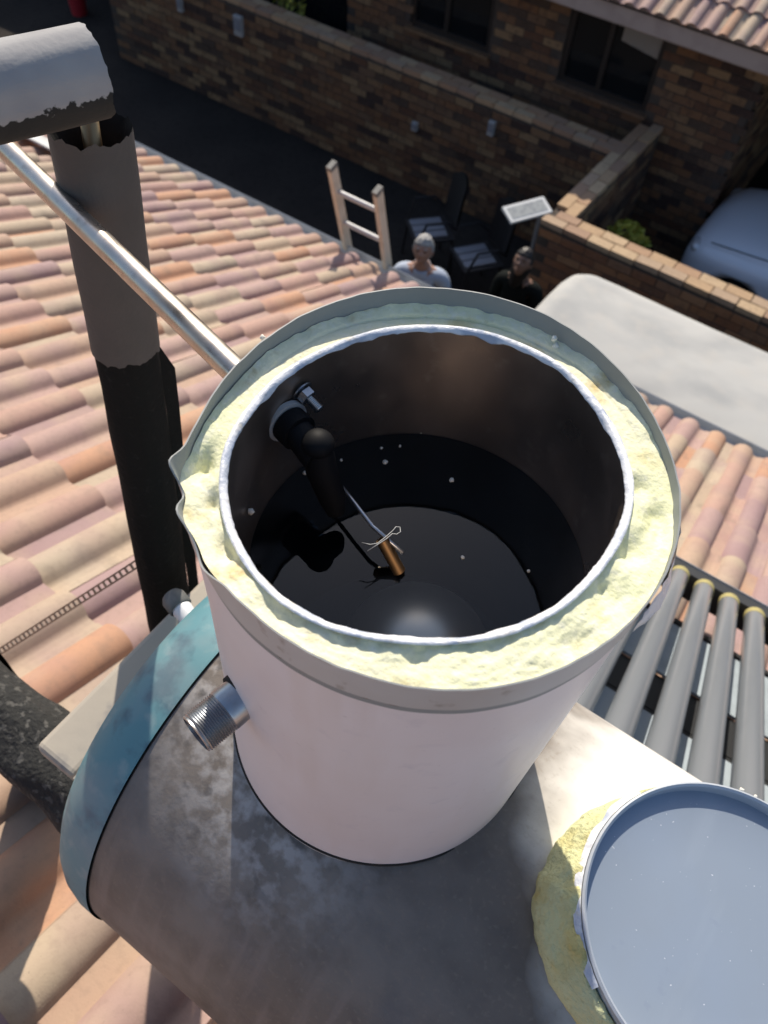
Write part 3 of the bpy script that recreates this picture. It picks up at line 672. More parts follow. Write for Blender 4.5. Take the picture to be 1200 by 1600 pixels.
def person(label, loc, rz, height, mats, tilt, hair_kind, broad=1.0, arm='down'):
    k = height/1.75
    P = thing('person', label, 'person', loc, None, rz)
    skin, hairm, top_m, leg_m = mats
    V = [(0,0,.95), (0,.01,1.10), (0,.0,1.27), (0,.01,1.40), (0,.0,1.49), (0,-.015,1.56),
         (-.10*broad,.01,1.42), (-.185*broad,.015,1.405), (-.235*broad,.03,1.13), (-.22*broad,-.07,.90), (-.21*broad,-.10,.83),
         (.10*broad,.01,1.42), (.185*broad,.015,1.405), (.235*broad,.03,1.13), (.22*broad,-.07,.90), (.21*broad,-.10,.83),
         (-.09,0,.90), (-.10,-.01,.50), (-.11,.02,.09), (-.11,-.12,.04), (.09,0,.90), (.10,-.01,.50), (.11,.02,.09), (.11,-.12,.04)]
    E = [(0,1),(1,2),(2,3),(3,4),(4,5),(3,6),(6,7),(7,8),(8,9),(9,10),(3,11),(11,12),(12,13),(13,14),(14,15),(0,16),(16,17),(17,18),(18,19),(0,20),(20,21),(21,22),(22,23)]
    RAD = [(.15,.10),(.135,.095),(.155,.105),(.12,.085),.058,.055, .075,.062,.046,.031,(.036,.02), .075,.062,.046,.031,(.036,.02), .085,.056,.04,.036, .085,.056,.04,.036]
    # fingers
    for s, wi in ((-1, 10), (1, 15)):
        bx, by, bz = V[wi]
        for fi, (dy, ln) in enumerate(((-.030,.070), (-.010,.080), (.010,.075), (.028,.060))):
            i0 = len(V); V.append((bx, by+dy, bz-.035)); V.append((bx-s*.004, by+dy-.006, bz-.035-ln*.55)); V.append((bx-s*.018, by+dy-.012, bz-.035-ln))
            E += [(wi, i0), (i0, i0+1), (i0+1, i0+2)]; RAD += [.010, .009, .0075]
        i0 = len(V); V += [(bx-s*.012, by-.045, bz+.012), (bx-s*.02, by-.060, bz-.030)]; E += [(wi, i0), (i0, i0+1)]; RAD += [.011, .009]
    S = [(x*k, y*k, z*k) for x, y, z in V]; RS = [tuple(q*k for q in r_) if isinstance(r_, tuple) else r_*k for r_ in RAD]
    me = skinned(S, E, RS, 1)
    hp = Vector((0, -.025, 1.655))*k; hm = Matrix.Rotation(tilt, 3, 'X')
    mb = MB(); mb.v = [tuple(v.co) for v in me.vertices]; mb.f = [tuple(p.vertices) for p in me.polygons]
    hb = MB().sphere((0,0,0), (.077*k, .097*k, .118*k), 40, 30, head_fn)
    for s in (-1, 1): hb.sphere((s*.077*k, .012*k, -.004*k), (.012*k, .022*k, .032*k), 10, 8)
    mb.add([hp+hm @ Vector(q) for q in hb.v], hb.f)
    b = mb.build('body', skin, P, True)
    rmsh = b.modifiers.new('r', 'REMESH'); rmsh.mode = 'VOXEL'; rmsh.voxel_size = .0065*k; rmsh.use_smooth_shade = True
    dg = bpy.context.evaluated_depsgraph_get(); dg.update(); nm = bpy.data.meshes.new_from_object(b.evaluated_get(dg)); b.modifiers.clear(); b.data = nm
    nm.materials.clear(); nm.materials.append(M[skin]); nm.polygons.foreach_set('use_smooth', [True]*len(nm.polygons))
    # eyes, mouth, hair
    for s in (-1, 1):
        e = MB().sphere((0,0,0), (.011*k, .006*k, .006*k), 10, 8); q = hp+hm @ Vector((s*.030*k, -.088*k, .004*k)); e.v = [tuple(q+Vector(a)) for a in e.v]; e.build('eye', 'eye', P, True)
        e = MB().sphere((0,0,0), (.017*k, .006*k, .004*k), 10, 6); q = hp+hm @ Vector((s*.031*k, -.093*k, .027*k)); e.v = [tuple(q+Vector(a)) for a in e.v]; e.build('eyebrow', hairm, P, True)
    e = MB().sphere((0,0,0), (.022*k, .006*k, .0045*k), 12, 8); q = hp+hm @ Vector((0, -.098*k, -.064*k)); e.v = [tuple(q+Vector(a)) for a in e.v]; e.build('mouth', 'red' if 0 else skin, P, True)
    hb = MB()
    def hairf(q, p):
        d = 1.10+(.09*nz(p.x*6+3, p.y*6, p.z*6)+.09*nz(p.x*19, p.y*19, p.z*19))*(1-p.z**8)
        if hair_kind == 'short':
            cut_ = .36 if p.y < -.25 else (-.05 if p.y < .2 else -.45)
        else: cut_ = .42 if p.y < -.35 else -2
        z = q.z*d
        if p.z < cut_: d = .90
        z = q.z*d
        if hair_kind == 'long' and p.z < 0 and p.y <= .05: return q*.9
        if hair_kind == 'long' and p.y > .05 and p.z < 0: z *= 1.75; return Vector((q.x*d*1.06, q.y*d*1.05, z))
        return Vector((q.x*d, q.y*d, z))
    hb.sphere((0,0,0), (.077*k, .097*k, .118*k), 48, 36, hairf); hb.v = [tuple(hp+hm @ Vector(a)) for a in hb.v]; hb.build('hair', hairm, P, True)
    # shirt: torso and sleeves, a little larger than the body; trousers; shoes
    def sub(idx, grow, lim=None):
        mp = {a: i for i, a in enumerate(idx)}
        vv = [S[a] for a in idx]; ee = [(mp[a], mp[c]) for a, c in E if a in mp and c in mp]
        rr = [tuple(q+grow*k for q in RS[a]) if isinstance(RS[a], tuple) else RS[a]+grow*k for a in idx]; return vv, ee, rr
    vv, ee, rr = sub([0,1,2,3,6,7,8,11,12,13], .016)
    V2 = vv+[(0, .005*k, 1.455*k)]; ee = ee+[(3, len(vv))]; rr = rr+[.07*k]
    vv2 = [Vector(S[8]).lerp(Vector(S[9]), .25), Vector(S[13]).lerp(Vector(S[14]), .25)]
    ee += [(6, len(V2)), (9, len(V2)+1)]; V2 += [tuple(q) for q in vv2]; rr += [.052*k, .052*k]
    sh = skinned(V2, ee, rr, 2); sh.materials.clear(); sh.materials.append(M[top_m]); ob('shirt', sh, P)
    cb = MB().lathe([(.074*k, 1.435*k), (.068*k, 1.475*k), (.074*k, 1.495*k), (.082*k, 1.47*k), (.09*k, 1.44*k)], 24); cb.v = [(x, y+(.0+.0*y), z+.25*y*(1 if y > 0 else .9)) for x, y, z in cb.v]; cb.build('collar', top_m, P, True)
    vv, ee, rr = sub([0,16,17,18,20,21,22], .014); tr = skinned(vv, ee, rr, 2); tr.materials.clear(); tr.materials.append(M[leg_m]); ob('trousers', tr, P)
    for s in (-1, 1):
        MB().sphere((s*.11*k, -.055*k, .042*k), (.05*k, .135*k, .045*k), 16, 10).build('shoe', 'shoe', P, True)
    return P
def face_to(loc): return math.atan2(CAM.x-loc[0], -(CAM.y-loc[1]))
mp_ = hit_z(664, 372, 1.72); mp_.z = 0
person('grey-haired man in a pale blue shirt standing below the ladder', mp_, face_to(mp_)-R(8), 1.72, ('skin', 'hair_grey', 'shirt_blue', 'trousers'), R(-22), 'short')
wp_ = hit_z(822, 396, 1.62); wp_.z = 0
person('dark-haired person in dark clothes looking up beside the brick wall corner', wp_, face_to(wp_)-R(20), 1.64, ('skin2', 'hair_dark', 'top_dark', 'trousers'), R(-34), 'long', .93)

# ================================================================= SOLAR GEYSER
TY, TZ, TR = -.048, 4.528, .2647            # main tank axis and radius
RIM = 5.1868
XS = -.175                                   # seam between shell and end cap
gt = thing('geyser_tank', 'large horizontal white tank with grimy top and teal end cap', 'tank', (0, TY, TZ))
n_ = 160
mb = MB().lathe([(TR, XS), (TR, -.1), (TR, 0), (TR, .3), (TR, .8), (TR, 1.45)], n_, ((0, TY, TZ), (1,0,0)))
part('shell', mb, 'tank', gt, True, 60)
part('seam_ring', MB().lathe([(TR-.004, XS-.0014), (TR+.0004, XS-.0012), (TR+.0004, XS-.0002), (TR-.004, XS+.0001)], n_, ((0, TY, TZ), (1,0,0))), 'bore', gt, True, 40)
cap = [(TR+.003, XS-.0016), (TR+.003, XS-.02), (TR-.001, XS-.040), (TR-.009, XS-.056), (TR-.022, XS-.069), (TR-.042, XS-.078), (TR-.07, XS-.083), (TR-.12, XS-.086), (.05, XS-.087), (.0005, XS-.087)]
part('end_cap', MB().lathe(cap, n_, ((0, TY, TZ), (1,0,0))), 'teal', gt, True, 60)
part('end_cap', MB().lathe([(TR+.003, 1.452), (TR+.003, 1.50), (TR-.02, 1.53), (.001, 1.545)], 80, ((0, TY, TZ), (1,0,0))), 'teal', gt, True, 60)
# stand carrying tank and collector
A = Vector((0, 1.45, -1.08)).normalized(); NT = Vector((0, -A.z, A.y))        # along the tubes, and square to them
T0 = Vector((0, TY, TZ))
fr = thing('collector_frame', 'dark collector stand with grey sheets under the glass tubes', 'frame', (.45, .7, 4.0))
def tp(x, s, n=0): return T0+Vector((x,0,0))+A*s+NT*n
def slab(x0, x1, s0, s1, n0, n1):
    v = [tp(x, s, n) for n in (n0, n1) for (x, s) in ((x0, s0), (x1, s0), (x1, s1), (x0, s1))]
    return MB().add(v, [(0,3,2,1),(4,5,6,7),(0,1,5,4),(1,2,6,5),(2,3,7,6),(3,0,4,7)])
for (s0, s1) in ((.32, .875), (1.115, 1.50)): part('reflector_sheet', slab(-.10, 1.42, s0, s1, -.062, -.056), 'sheet', fr)
part('slot_shade', slab(-.10, 1.42, .868, 1.122, -.075, -.068), 'rail', fr)  # black strip laid in the slot to stand for its shade
part('bottom_rail', slab(-.16, 1.46, 1.80, 1.90, -.062, .016), 'rail', fr)
part('rail_edge', slab(-.16, 1.46, 1.9005, 1.906, -.062, .022), 'gutter', fr)
for x in (-.14, 1.44): part('side_rail', slab(x-.015, x+.015, .2, 1.795, -.10, -.064), 'gutter', fr)
for s in (.92, 1.56): part('cross_bar', slab(-.12, 1.42, s, s+.03, -.10, -.066), 'rail', fr)
for x in (0.0, 1.25):
    for s in (-1, 1):
        y = TY+s*.17; part('tank_leg', MB().tube([(x, y, TZ-math.sqrt(TR**2-.17**2)+.01), (x, y+s*.05, roof_z(y+s*.05)+.02)], .017, 10), 'post', fr, True, 40)
    y = tp(x, 1.85).y; part('front_leg', MB().tube([tp(x, 1.82, -.06), (x, y, roof_z(y)+.02)], .015, 8), 'post', fr, True, 40)
# tubes, counted from the one nearest the upright tank
ORD = ['first', 'second', 'third', 'fourth', 'fifth', 'sixth', 'seventh', 'eighth', 'ninth', 'tenth']
tube_me = {}
k = 0
for i in range(-3, 13):
    x = .25+.0823*i
    shown = i >= -1
    t = thing('glass_tube', None, 'solar tube', tp(x, .24), 'glass tubes of the solar collector')
    t['label'] = ('grey glass solar tube with yellow end, %s from the left in view' % ORD[i+1]) if -1 <= i <= 4 else 'grey glass solar tube out of view to either side in the row'
    if not tube_me:
        o_ = T0+A*.24
        tube_me['glass'] = MB().lathe([(.029, 0), (.029, .5), (.029, 1.0), (.029, 1.53), (.027, 1.55), (.02, 1.565), (.002, 1.572)], 28, ((0,0,0), A)).mesh('glass', 'tube', True, 50)
        tube_me['cap'] = MB().lathe([(.0295, 1.515), (.0305, 1.517), (.0305, 1.552), (.0275, 1.56)], 28, ((0,0,0), A)).mesh('end_ring', 'cap_yellow', True, 40)
        tube_me['seal'] = MB().lathe([(.030, -.02), (.037, -.02), (.037, .05), (.030, .06)], 24, ((0,0,0), A)).mesh('seal', 'rail', True, 40)
    for nm, key in (('glass', 'glass'), ('end_ring', 'cap'), ('dust_seal', 'seal')): ob(nm, tube_me[key], t)
# ---------------------------------------------------------------- upright feeder tank (cut open)
def table(tab, az):
    az = az % 360; n = len(tab)
    for i in range(n):
        a0, v0 = tab[i]; a1, v1 = tab[(i+1) % n]; a1 = a1+(360 if i == n-1 else 0)
        q = az if az >= a0 else az+360
        if a0 <= q <= a1:
            t = (q-a0)/(a1-a0); p0 = tab[i-1][1]; p3 = tab[(i+2) % n][1]
            return .5*((2*v0)+(-p0+v1)*t+(2*p0-5*v0+4*v1-p3)*t*t+(-p0+3*v0-3*v1+p3)*t**3)
    return tab[0][1]
OUT = [(4,.1494),(25,.1485),(45,.1472),(69,.1498),(93,.1545),(127,.1535),(156,.1485),(180,.1452),(204,.1470),(224,.1535),(245,.1505),(263,.1499),(287,.1503),(305,.1513),(324,.1508),(342,.1497)]
INN = [(25,.1190),(56,.1215),(86,.1290),(128,.1262),(163,.1205),(195,.1222),(218,.1272),(244,.1295),(270,.1310),(299,.1235),(325,.1198),(356,.1158)]
def bumpf(az, c, w_): d = (az-c+180) % 360-180; return math.exp(-(d/w_)**2)
def far(az): return .5+.5*math.cos(R(az-122))          # 1 on the side away from the camera
def r_out(az): return table(OUT, az)
def r_in(az): return table(INN, az)
def lip_z(az): return RIM-.006*(1-far(az))-.012*bumpf(az, 243, 9)-.009*bumpf(az, 226, 4)+.004*bumpf(az, 221, 3)+.0005*nz(az*.15)
def lip_dr(az): return .0065*bumpf(az, 220, 3.5)+.004*bumpf(az, 232, 4)-.002*bumpf(az, 226, 3)+.003*bumpf(az, 246, 5)+.0006*nz(az*.2, 4)
def foam_z(az): return RIM-.0175+.0085*(1-far(az))-.006*bumpf(az, 238, 20)
NA = 288
AZS = [360*i/NA for i in range(NA)]
def pol(az, r_, z): return (r_*math.cos(R(az)), r_*math.sin(R(az)), z)
def lean(p): k = (RIM-p[2])/.396; return (p[0]-.0055*k, p[1]-.0090*k, p[2])
def blend(az, z):                          # cut rim is slightly out of round, the body below is round
    t = min(1, max(0, (RIM-z)/.14)); t = t*t*(3-2*t); return r_out(az)*(1-t)+(.1495-.0012*max(0, (RIM-z-.14)/.256))*t
ft = thing('feeder_tank', 'upright white tank cut open at the top, with foam-filled wall', 'tank', (0, 0, 4.79))
BZ = 4.790
zs = [BZ, 4.84, 4.90, 4.96, 5.02, 5.07, 5.10, 5.125, 5.157]
part('outer_shell', MB().grid(lambda i, j: lean(pol(AZS[i], blend(AZS[i], zs[j]), zs[j])), NA, len(zs), True), 'shell', ft, True, 60)
def band(i, j):
    az = AZS[i]; lz = lip_z(az); ldr = lip_dr(az); b0 = 5.155+.0008*nz(az*.1, 2)
    k = [0, 0, .25, .5, .75, 1, 1, .75, .5, .25, -.3][j]; inside = j >= 6
    z = b0+(lz-b0)*k; r_ = blend(az, z)+(.0018 if not inside else .0008)+ldr*max(0, k)**2
    if j == 0: r_ = blend(az, z)+.0002
    return lean(pol(az, r_, z))
bm_ = MB().grid(band, NA, 6, True); part('rim_band', bm_, 'band', ft, True, 60)
bm_ = MB().grid(lambda i, j: band(i, j+5), NA, 6, True); bi = part('rim_band_inside', bm_, 'shell_in', ft, True, 60)
def seam(i, j):
    az = AZS[i]; t = 2*math.pi*j/6; z = 5.1545+.0008*nz(az*.1, 2); rr = .0011*(1+.6*nz(az*.35, 7)); return lean(pol(az, blend(az, z)+.0004+rr*math.cos(t), z+rr*1.5*math.sin(t)))
part('seam_line', MB().grid(lambda i, j: seam(i, j), NA, 7, True), 'seam', ft, True)
# rolled dark gasket and collar on the main tank
part('base_gasket', MB().grid(lambda i, j: lean(pol(AZS[i], .1485+.0016*math.cos(2*math.pi*j/6), BZ-.001+.0018*math.sin(2*math.pi*j/6))), NA, 7, True), 'bore', ft, True)
def collar(i, j):
    az = AZS[i]; x, y, _ = lean(pol(az, .1470, BZ)); zb = TZ+math.sqrt(TR**2-(y-TY)**2)-.004
    return (x, y, BZ-.002) if j == 0 else (x, y, min(zb, BZ-.003))
part('base_collar', MB().grid(collar, NA, 2, True), 'band', ft, True)
# foam
NRf = 30
def pit(az, t):
    d = 0
    for (c, w_, tc, dp) in ((217, 4.5, .45, .012), (228, 3, .8, .008), (243, 3.5, .75, .011), (20, 6, .35, .010), (8, 4, .7, .009), (352, 5, .6, .008), (92, 6, .8, .006), (335, 4, .3, .005), (300, 3, .7, .004), (265, 5, .6, .004), (30, 3, .8, .008)):
        d += dp*bumpf(az, c, w_)*math.exp(-((t-tc)/.28)**2)
    return d
def foam(i, j):
    az = AZS[i % NA]; t = j/(NRf-1); ro = r_out(az)+.0004+lip_dr(az)*.7; ri = r_in(az)+.003; r_ = ro+(ri-ro)*t
    x, y, _ = pol(az, r_, 0)
    rough = 1-.85*far(az)**1.2
    z = foam_z(az)+.0018*rough*nz(x*40, y*40, 1)+.0011*(.2+.8*rough)*nz(x*120, y*120, 5)+.0009*rough*nz(x*320, y*320, 9)-pit(az, t)*(.6+.8*abs(nz(x*90, y*90, 3)))
    z -= .0045*math.exp(-((t-.42-.10*nz(az*.03, 6))/.045)**2)*bumpf(az, 112, 52)*(.6+.5*nz(az*.11, 8))
    z += .006*far(az)*max(0, 1-t*2.2)*(.5+nz(az*.05, 1)+.35*nz(az*.3, 2))      # foam left sticking to the skin on the far side
    return (x, y, z)
part('foam_ring', MB().grid(foam, NA, NRf, True), 'foam', ft, True)
# liner edge: flattened white bead standing just inside the foam
def lipz(az): return foam_z(az)+.0035
def bead(i, j):
    az = AZS[i]; t = 2*math.pi*j/12; ri = r_in(az); w_ = .0027+.0009*nz(az*.07, 3)+.0003*nz(az*.5, 6)
    cx = ri+.0024; r_ = cx+w_*math.cos(t); z = lipz(az)-.0015+.0014*math.sin(t)+.0008*math.cos(t)+.0009*nz(az*.05, 9)+.0002*nz(az*.4, j*.9)
    if math.cos(t) < -.5: z -= .0045*max(0, nz(az*.12, 12)+.1)+.001*max(0, nz(az*.7, 17)); r_ += .0004*nz(az*.9, 15)
    return pol(az, r_, z)
part('liner_edge', MB().grid(bead, NA, 13, True), 'liner_lip', ft, True)
LZB = 4.835
def liner(i, j):
    az = AZS[i]; ks = [0, .05, .12, .25, .45, .7, 1]; z1 = lipz(az)-.003; z = z1+(5.062-z1)*ks[j]; t = min(1, ks[j]*1.15); return pol(az, (r_in(az)+.0015)*(1-t)+.1235*t, z)
part('liner', MB().grid(liner, NA, 7, True), 'liner', ft, True)
part('liner_below_water', MB().grid(lambda i, j: pol(AZS[i], .1235, (5.062, 4.95, LZB)[j]), NA, 3, True), 'liner_shade', ft, True)
part('liner_floor', MB().add([pol(a, .1235, LZB) for a in AZS], [tuple(range(NA))]), 'liner_shade', ft)
# torn plastic film on the right-hand rim
def film(i, j): 
    az = -8+26*i/14; t = j/4; return pol(az, r_out(az)+.0032+.006*t*math.sin(math.pi*i/14)+.0016*nz(i*.9, j*1.3), RIM-.008-.022*t+.003*nz(i*.7, j, 4))
part('torn_film', MB().grid(film, 15, 5), 'liner_lip', ft, True)
# threaded outlet
NP = Vector(pol(-112, .1475, 4.998)); ND = Vector((math.cos(R(-101)), math.sin(R(-101)), -.02)).normalized()
nip = [(.0160, -.008), (.0166, .019), (.0160, .020)]
hh = .0205
while hh < .043: nip += [(.0166, hh), (.0152, hh+.0009)]; hh += .0018
nip += [(.0156, .0445), (.0138, .045), (.0134, .02), (.0134, .0)]
part('outlet_nipple', MB().lathe(nip, 48, (NP, ND)), 'threaded', ft, True, 50)
part('nipple_bore', MB().lathe([(.0001, .016), (.0135, .016)], 32, (NP, ND)), 'bore', ft)
part('nipple_gasket', MB().lathe([(.0168, .006), (.0190, .006), (.0193, .0), (.0182, -.008)], 40, (NP, ND)), 'bore', ft, True, 40)
# water
WZ = 5.063
wb = MB().add([pol(a, .1228 if 0 else r_in(a)*0+.1232, WZ) for a in AZS], [tuple(range(NA))]).build('water', 'water'); structure(wb)
wb['label'] = 'dark still water inside the open upright tank'
# ---------------------------------------------------------------- float valve inside
fv = thing('float_valve', 'black float valve with thin rod, brass stub and ball float in the water', 'valve', (-.12, 0, 5.11))
ID = Vector((math.cos(R(166)), math.sin(R(166)), 0))          # inlet pipe direction, outwards
I0 = Vector((-.122, 0, 5.133))
part('wall_washer', MB().lathe([(.010, 0), (.0165, 0), (.0165, .004), (.010, .004)], 32, (I0, -ID)), 'plastic_grey', fv, True, 40)
b0 = I0-ID*.005
mb = MB().tube([b0, b0-ID*.012], .014, 24).tube([b0-ID*.010, b0-ID*.034+Vector((0,0,-.006))], [.011,.012], 20)
e0 = b0-ID*.034+Vector((0,0,-.006))
mb.tube([e0+Vector((-.004,.004,.012)), e0+Vector((.002,.0,-.010)), e0+Vector((.014,-.002,-.034)), e0+Vector((.018,-.003,-.046))], [.010,.0115,.010,.007], 20)
mb.sphere(e0+Vector((-.003,.003,.010)), (.0118,.0118,.010), 20, 14)
part('valve_body', mb, 'valve', fv, True, 40)
q0 = hit_z(463, 602, 5.150); q1 = hit_z(500, 640, 5.143); bd = (q1-q0).normalized()
blt = [(.0001, 0), (.0036, 0)]; hh = .001
while hh < (q1-q0).length: blt += [(.0036, hh), (.0031, hh+.0006)]; hh += .0012
blt += [(.0030, (q1-q0).length), (.0001, (q1-q0).length)]
part('bolt', MB().lathe(blt, 20, (q0, bd)), 'threaded', fv, True, 50)
part('nut', MB().lathe([(.0034, .008), (.0068, .008), (.0068, .0135), (.0034, .0135)], 6, (q0, bd)), 'threaded', fv)
part('bolt_washer', MB().lathe([(.0034, .0055), (.0085, .0055), (.0085, .0066), (.0034, .0066)], 24, (q0, bd)), 'threaded', fv, True, 40)
r0, r1, r2, r3 = hit_z(524, 748, 5.088), hit_z(551, 782, 5.088), hit_z(582, 822, 5.087), hit_z(630, 864, 5.083)
part('lever_rod', MB().tube([r0, r1, r2, r3], .0016, 10), 'threaded', fv, True)
s0, s1 = hit_z(597, 843, 5.086), hit_z(624, 893, 5.064)
part('float_stub', MB().lathe([(.0035, 0), (.0048, .0), (.0048, (s1-s0).length), (.0001, (s1-s0).length)], 20, (s0, s1-s0)), 'brass', fv, True, 40)
FB = s1+(s1-s0).normalized()*.048; FB = Vector((.031, -.041, WZ-.0572))
part('float_ball', MB().sphere(FB, .057, 48, 32), 'float', fv, True)
cz = 5.089
cp = [hit_z(*p, cz) for p in ((573,861), (577,849-3), (588,851), (604,840), (612,832), (618,824), (626,824), (627,832), (620,835), (612,834), (603,843), (574,861))]
cp = [hit_z(*p, cz) for p in ((565,848), (578,851), (590,849), (604,838), (614,829), (619,823), (625,824), (626,831), (620,835), (613,834), (604,842), (590,851), (574,861))]
part('cotter_pin', MB().tube(cp, .00045, 6), 'post', fv, True)
# ---------------------------------------------------------------- crumbs of foam
def crumb(p, s, label, grp):
    sd_ = random.random()*50
    o = MB().sphere((0,0,0), s, 8, 6, lambda q, pp: q*(1+.55*nz(pp.x*1.7+sd_, pp.y*1.7, pp.z*1.7))).build('foam_crumb', 'crumb', None, True, None, p)
    tag(o, label, 'crumb', grp)
for (px, py, s) in ((602,722,.0022), (710,679,.0022), (735,689,.0020), (706,750,.0020), (723,871,.0016), (486,712,.0020), (476,739,.0018), (516,766,.0018), (625,697,.0012), (826,892,.0014), (658,664+12,.001), (533,719,.0012), (596,700,.0013)):
    crumb(hit_z(px, py, WZ+.0004), s, 'tiny white foam crumb floating on the dark water', 'crumbs on the water')
for (px, py, s, dz) in ((866,529,.0022,-.006), (868,541,.0026,-.012), (411,551,.0028,-.016), (411,528,.0020,-.008)):
    p = hit_z(px, py, RIM+dz-.004); crumb(p, s, 'small pale foam crumb stuck to the shaded inner rim', 'crumbs on the rim')
crumb(hit_z(392, 799, 5.10), .0026, 'small pale foam crumb hanging on the left inner wall', None)
# ---------------------------------------------------------------- lid lying on the main tank
LC = Vector((.343, -.0165, 4.842)); 
lt = thing('tank_lid', 'cut-off round lid, blue-grey sheet up, with torn yellow foam beneath', 'lid', LC)
RL = .1205
tl = Matrix.Rotation(R(0), 3, 'X')
part('lid_sheet', MB().lathe([(.0001, -.013), (RL*.5, -.0128), (RL-.006, -.013), (RL-.004, -.0125)], 128, (LC, (0,0,1))), 'lid_disc', lt, True, 40)
part('lid_rim', MB().lathe([(RL-.0045, -.013), (RL-.004, -.001), (RL-.002, .001), (RL, -.0005), (RL+.0005, -.014), (RL, -.03)], 128, (LC, (0,0,1))), 'lid_lip', lt, True, 40)
def lfoam(i, j):
    az = 360*i/200; lft = bumpf(az, 205, 44); t = j/11
    x0 = RL+.0008; w_ = .002+.028*lft*(1+.25*nz(az*.045, 2)+.10*nz(az*.2, 5))
    prof = [(0, -.006), (.10, -.004), (.25, -.006), (.42, -.010), (.6, -.016), (.78, -.022), (.90, -.027), (1, -.035), (1.0, -.048), (.97, -.062), (.85, -.072), (0, -.078)][j]
    az2 = az; r_ = x0+w_*prof[0]; x, y, _ = pol(az, r_, 0)
    z = prof[1]-.008*(1-lft)+.008*lft*nz(x*50, y*50, j*.2)+.004*nz(x*140, y*140, 3+j*.2); r_ += (.0028*nz(az*.12, j*.5, 2)+.0014*nz(az*.6, j*.9, 4))*(j > 0)*min(1, lft*1.5)
    x, y, _ = pol(az, r_, 0); return (LC.x+x, LC.y+y, max(LC.z+z, LC.z-.055))
part('lid_foam', MB().grid(lfoam, 200, 12, True), 'foam_old', lt, True)
def lfilm(i, j):
    az = 150+85*i/50; lft = bumpf(az, 190, 62); r_ = RL+.0006+.0052*(j/3)*(1+.5*nz(az*.12, 8)); return tuple(LC+Vector(pol(az, r_, -.002-.004*(j/3)**1.5-.0025*nz(az*.3, j))))
part('lid_film', MB().grid(lfilm, 51, 4), 'liner_lip', lt, True)
for k in range(12):
    az = random.choice((random.uniform(40, 75), random.uniform(86, 106), random.uniform(40, 110))); r_ = RL+random.uniform(.001, .006)
    crumb(LC+Vector(pol(az, r_, random.uniform(-.006, .0))), random.uniform(.0012, .0030), 'pale foam crumb on the far edge of the lid', 'crumbs on the lid edge')

# ---------------------------------------------------------------- pipes on the left
pp = thing('inlet_pipe', 'shiny bare metal pipe running from the open tank to the upper left', 'pipe', I0+ID*.03)
part('pipe', MB().tube([I0+ID*.026, I0+ID*.9], .0101, 32), 'pipe', pp, True, 40)
part('collar', MB().lathe([(.0103, .028), (.0135, .028), (.0135, .046), (.0118, .052), (.0103, .053)], 32, (I0, ID)), 'pipe', pp, True, 40)
# upright lagged pipe
vp = thing('lagged_riser', 'upright lagged pipe, taupe above and bare black foam below', 'pipe', (-.421, .034, 4.40))
V0, V1 = Vector((-.421, .034, 4.36)), Vector((-.433, .124, 5.183))
VM = V0.lerp(V1, .725)
def ragged_tube(a, b, ro, ri, n=72, m=26, rag0=0, rag1=0, lump=.0008, seed=0):
    a, b = Vector(a), Vector(b); d = (b-a).normalized(); e = d.orthogonal().normalized(); f_ = d.cross(e); Lg = (b-a).length
    def fn(i, j):
        t = 2*math.pi*i/n; s = j/(m-1)*Lg
        if j == 0: s -= rag0*(.5+nz(math.cos(t)*3+seed, math.sin(t)*3, 1)+.4*nz(math.cos(t)*9, math.sin(t)*9+seed, 2))
        if j == m-1: s += rag1*(nz(math.cos(t)*3+seed, math.sin(t)*3, 5)+.5*nz(math.cos(t)*9, math.sin(t)*9, 6))
        r_ = ro+lump*nz(math.cos(t)*2+seed, math.sin(t)*2, s*14); return tuple(a+d*s+(e*math.cos(t)+f_*math.sin(t))*r_)
    mb = MB().grid(fn, n, m, True)
    def fi(i, j):
        t = 2*math.pi*i/n; s = Lg-(.0 if j == 0 else .02*j)
        if j == 0: return fn(i, m-1)
        return tuple(a+d*s+(e*math.cos(t)+f_*math.sin(t))*(ri+.002*nz(math.cos(t)*6, math.sin(t)*6, j)))
    mi = MB().grid(fi, n, 5, True); return mb, mi
o_, i_ = ragged_tube(VM, V1, .0355, .027, rag0=.006, rag1=.005, seed=3)
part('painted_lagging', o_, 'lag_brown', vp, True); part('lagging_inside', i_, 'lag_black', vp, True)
o_, i_ = ragged_tube(V0, VM+(V1-V0).normalized()*.03, .0335, .02, lump=.002, seed=8); part('black_lagging', o_, 'lag_black', vp, True)
part('lagging_flap', MB().grid(lambda i, j: tuple(V0.lerp(VM, i/10)+Vector((.026, .022, 0))+Vector((.003*j, .0055*j+.002*nz(i*.7, j), -.02*j))), 11, 3), 'lag_black', vp, True)
part('inner_pipe', MB().tube([V0.lerp(V1, .85), V1+Vector((-.004,.006,.025))], .008, 16), 'brass', vp, True)
# lagging over the upper elbow
hp_ = thing('lagged_elbow', 'grey-painted foam lagging with bare black underside at the top left', 'pipe', (-.3525, .0815, 5.269))
H0 = Vector((-.3565, .084, 5.268)); HD = Vector((-.34, -.94, .02)).normalized()
e1 = H0+HD*.30
mb, mi = ragged_tube(e1, H0, .0305, .022, rag1=.0018, lump=.0012, seed=5)
off = Vector((-.25, .004, 5.332))
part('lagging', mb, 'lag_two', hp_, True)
part('lagging_inside', mi, 'lag_black', hp_, True)
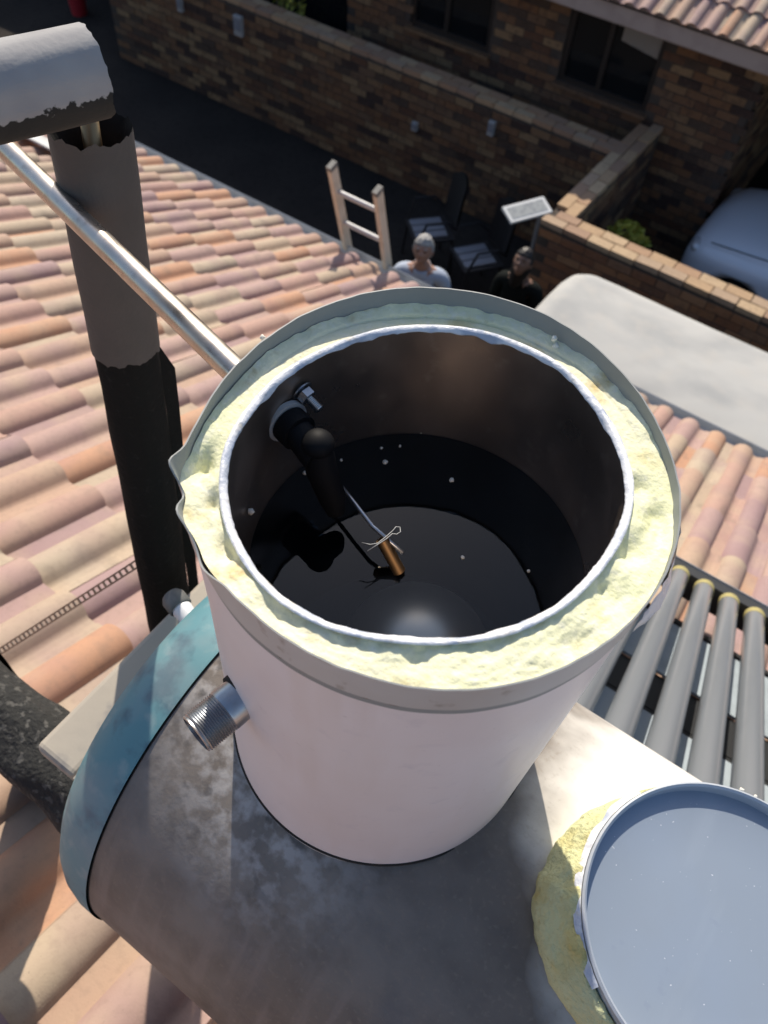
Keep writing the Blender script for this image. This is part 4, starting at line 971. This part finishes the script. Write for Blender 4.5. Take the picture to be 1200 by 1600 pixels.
# level black lagging into the end cap; upright piece added to cast a shadow strip
BP = (-.215, 4.44)
lp = thing('black_lagged_pipe', 'thick worn black foam lagging entering the teal end of the tank', 'pipe', (-.35, BP[0], BP[1]))
o_, i_ = ragged_tube((-.222, BP[0], BP[1]), (-.62, BP[0], BP[1]), .056, .03, lump=.008, seed=2); part('lagging', o_, 'lag_worn', lp, True)
o_, i_ = ragged_tube((-.575, BP[0]+.01, BP[1]), (-.575, BP[0]+.01, roof_z(BP[0])+.02), .054, .03, lump=.004, seed=9); part('shadow_drop', o_, 'lag_black', lp, True)
# steel arm, plug, strap
br = thing('steel_arm', 'beige flat steel arm beside the teal end cap', 'bracket', (-.31, -.1, 4.60))
part('arm', MB().box((-.309, -.05, 4.602), (.064, .355, .030)), 'bar', br)
part('lip', MB().box((-.274, -.05, 4.596), (.005, .354, .042)), 'bar', br)
md = bpy.data.objects[br.children[0].name].modifiers.new('bev', 'BEVEL'); md.width = .008; md.segments = 3
pl = thing('pipe_plug', 'dark plug on a white stub at the upper end of the teal cap', 'plug', (-.28, -.02, 4.68))
c_ = hit_z(288, 956, 4.695); dX = Vector((-1, .25, .0)).normalized()
part('stub', MB().lathe([(.0001, -.02), (.0115, -.02), (.0125, -.012), (.0115, -.004), (.0125, .004), (.0115, .008)], 28, (c_, dX)), 'white_plastic', pl, True, 40)
part('cap', MB().lathe([(.0135, .006), (.0150, .008), (.0150, .024), (.012, .029), (.0001, .029)], 28, (c_, dX)), 'plug', pl, True, 40)
st = thing('perforated_strap', 'perforated metal strap stretching from the black riser to the tiles', 'strap', (-.6, -.03, 4.2))
S0, S1 = hit_z(284, 836, 4.52), Vector((-.86, -.13, roof_z(-.13)+.05)); sd_ = (S1-S0); Ls = sd_.length; sd_ = sd_.normalized(); sv = sd_.cross((CAM-S0).normalized()).normalized(); sn = sd_.cross(sv)
mb = MB(); rm = Matrix((sd_, sv, sn)).transposed()
for s in (-1, 1): mb.box((S0+S1)/2+sv*s*.0055, (Ls, .003, .0014), rm)
k = 0
while k*.017 < Ls: mb.box(S0+sd_*(k*.017+.004), (.006, .0082, .00135), rm); k += 1
part('strap', mb, 'strap', st)
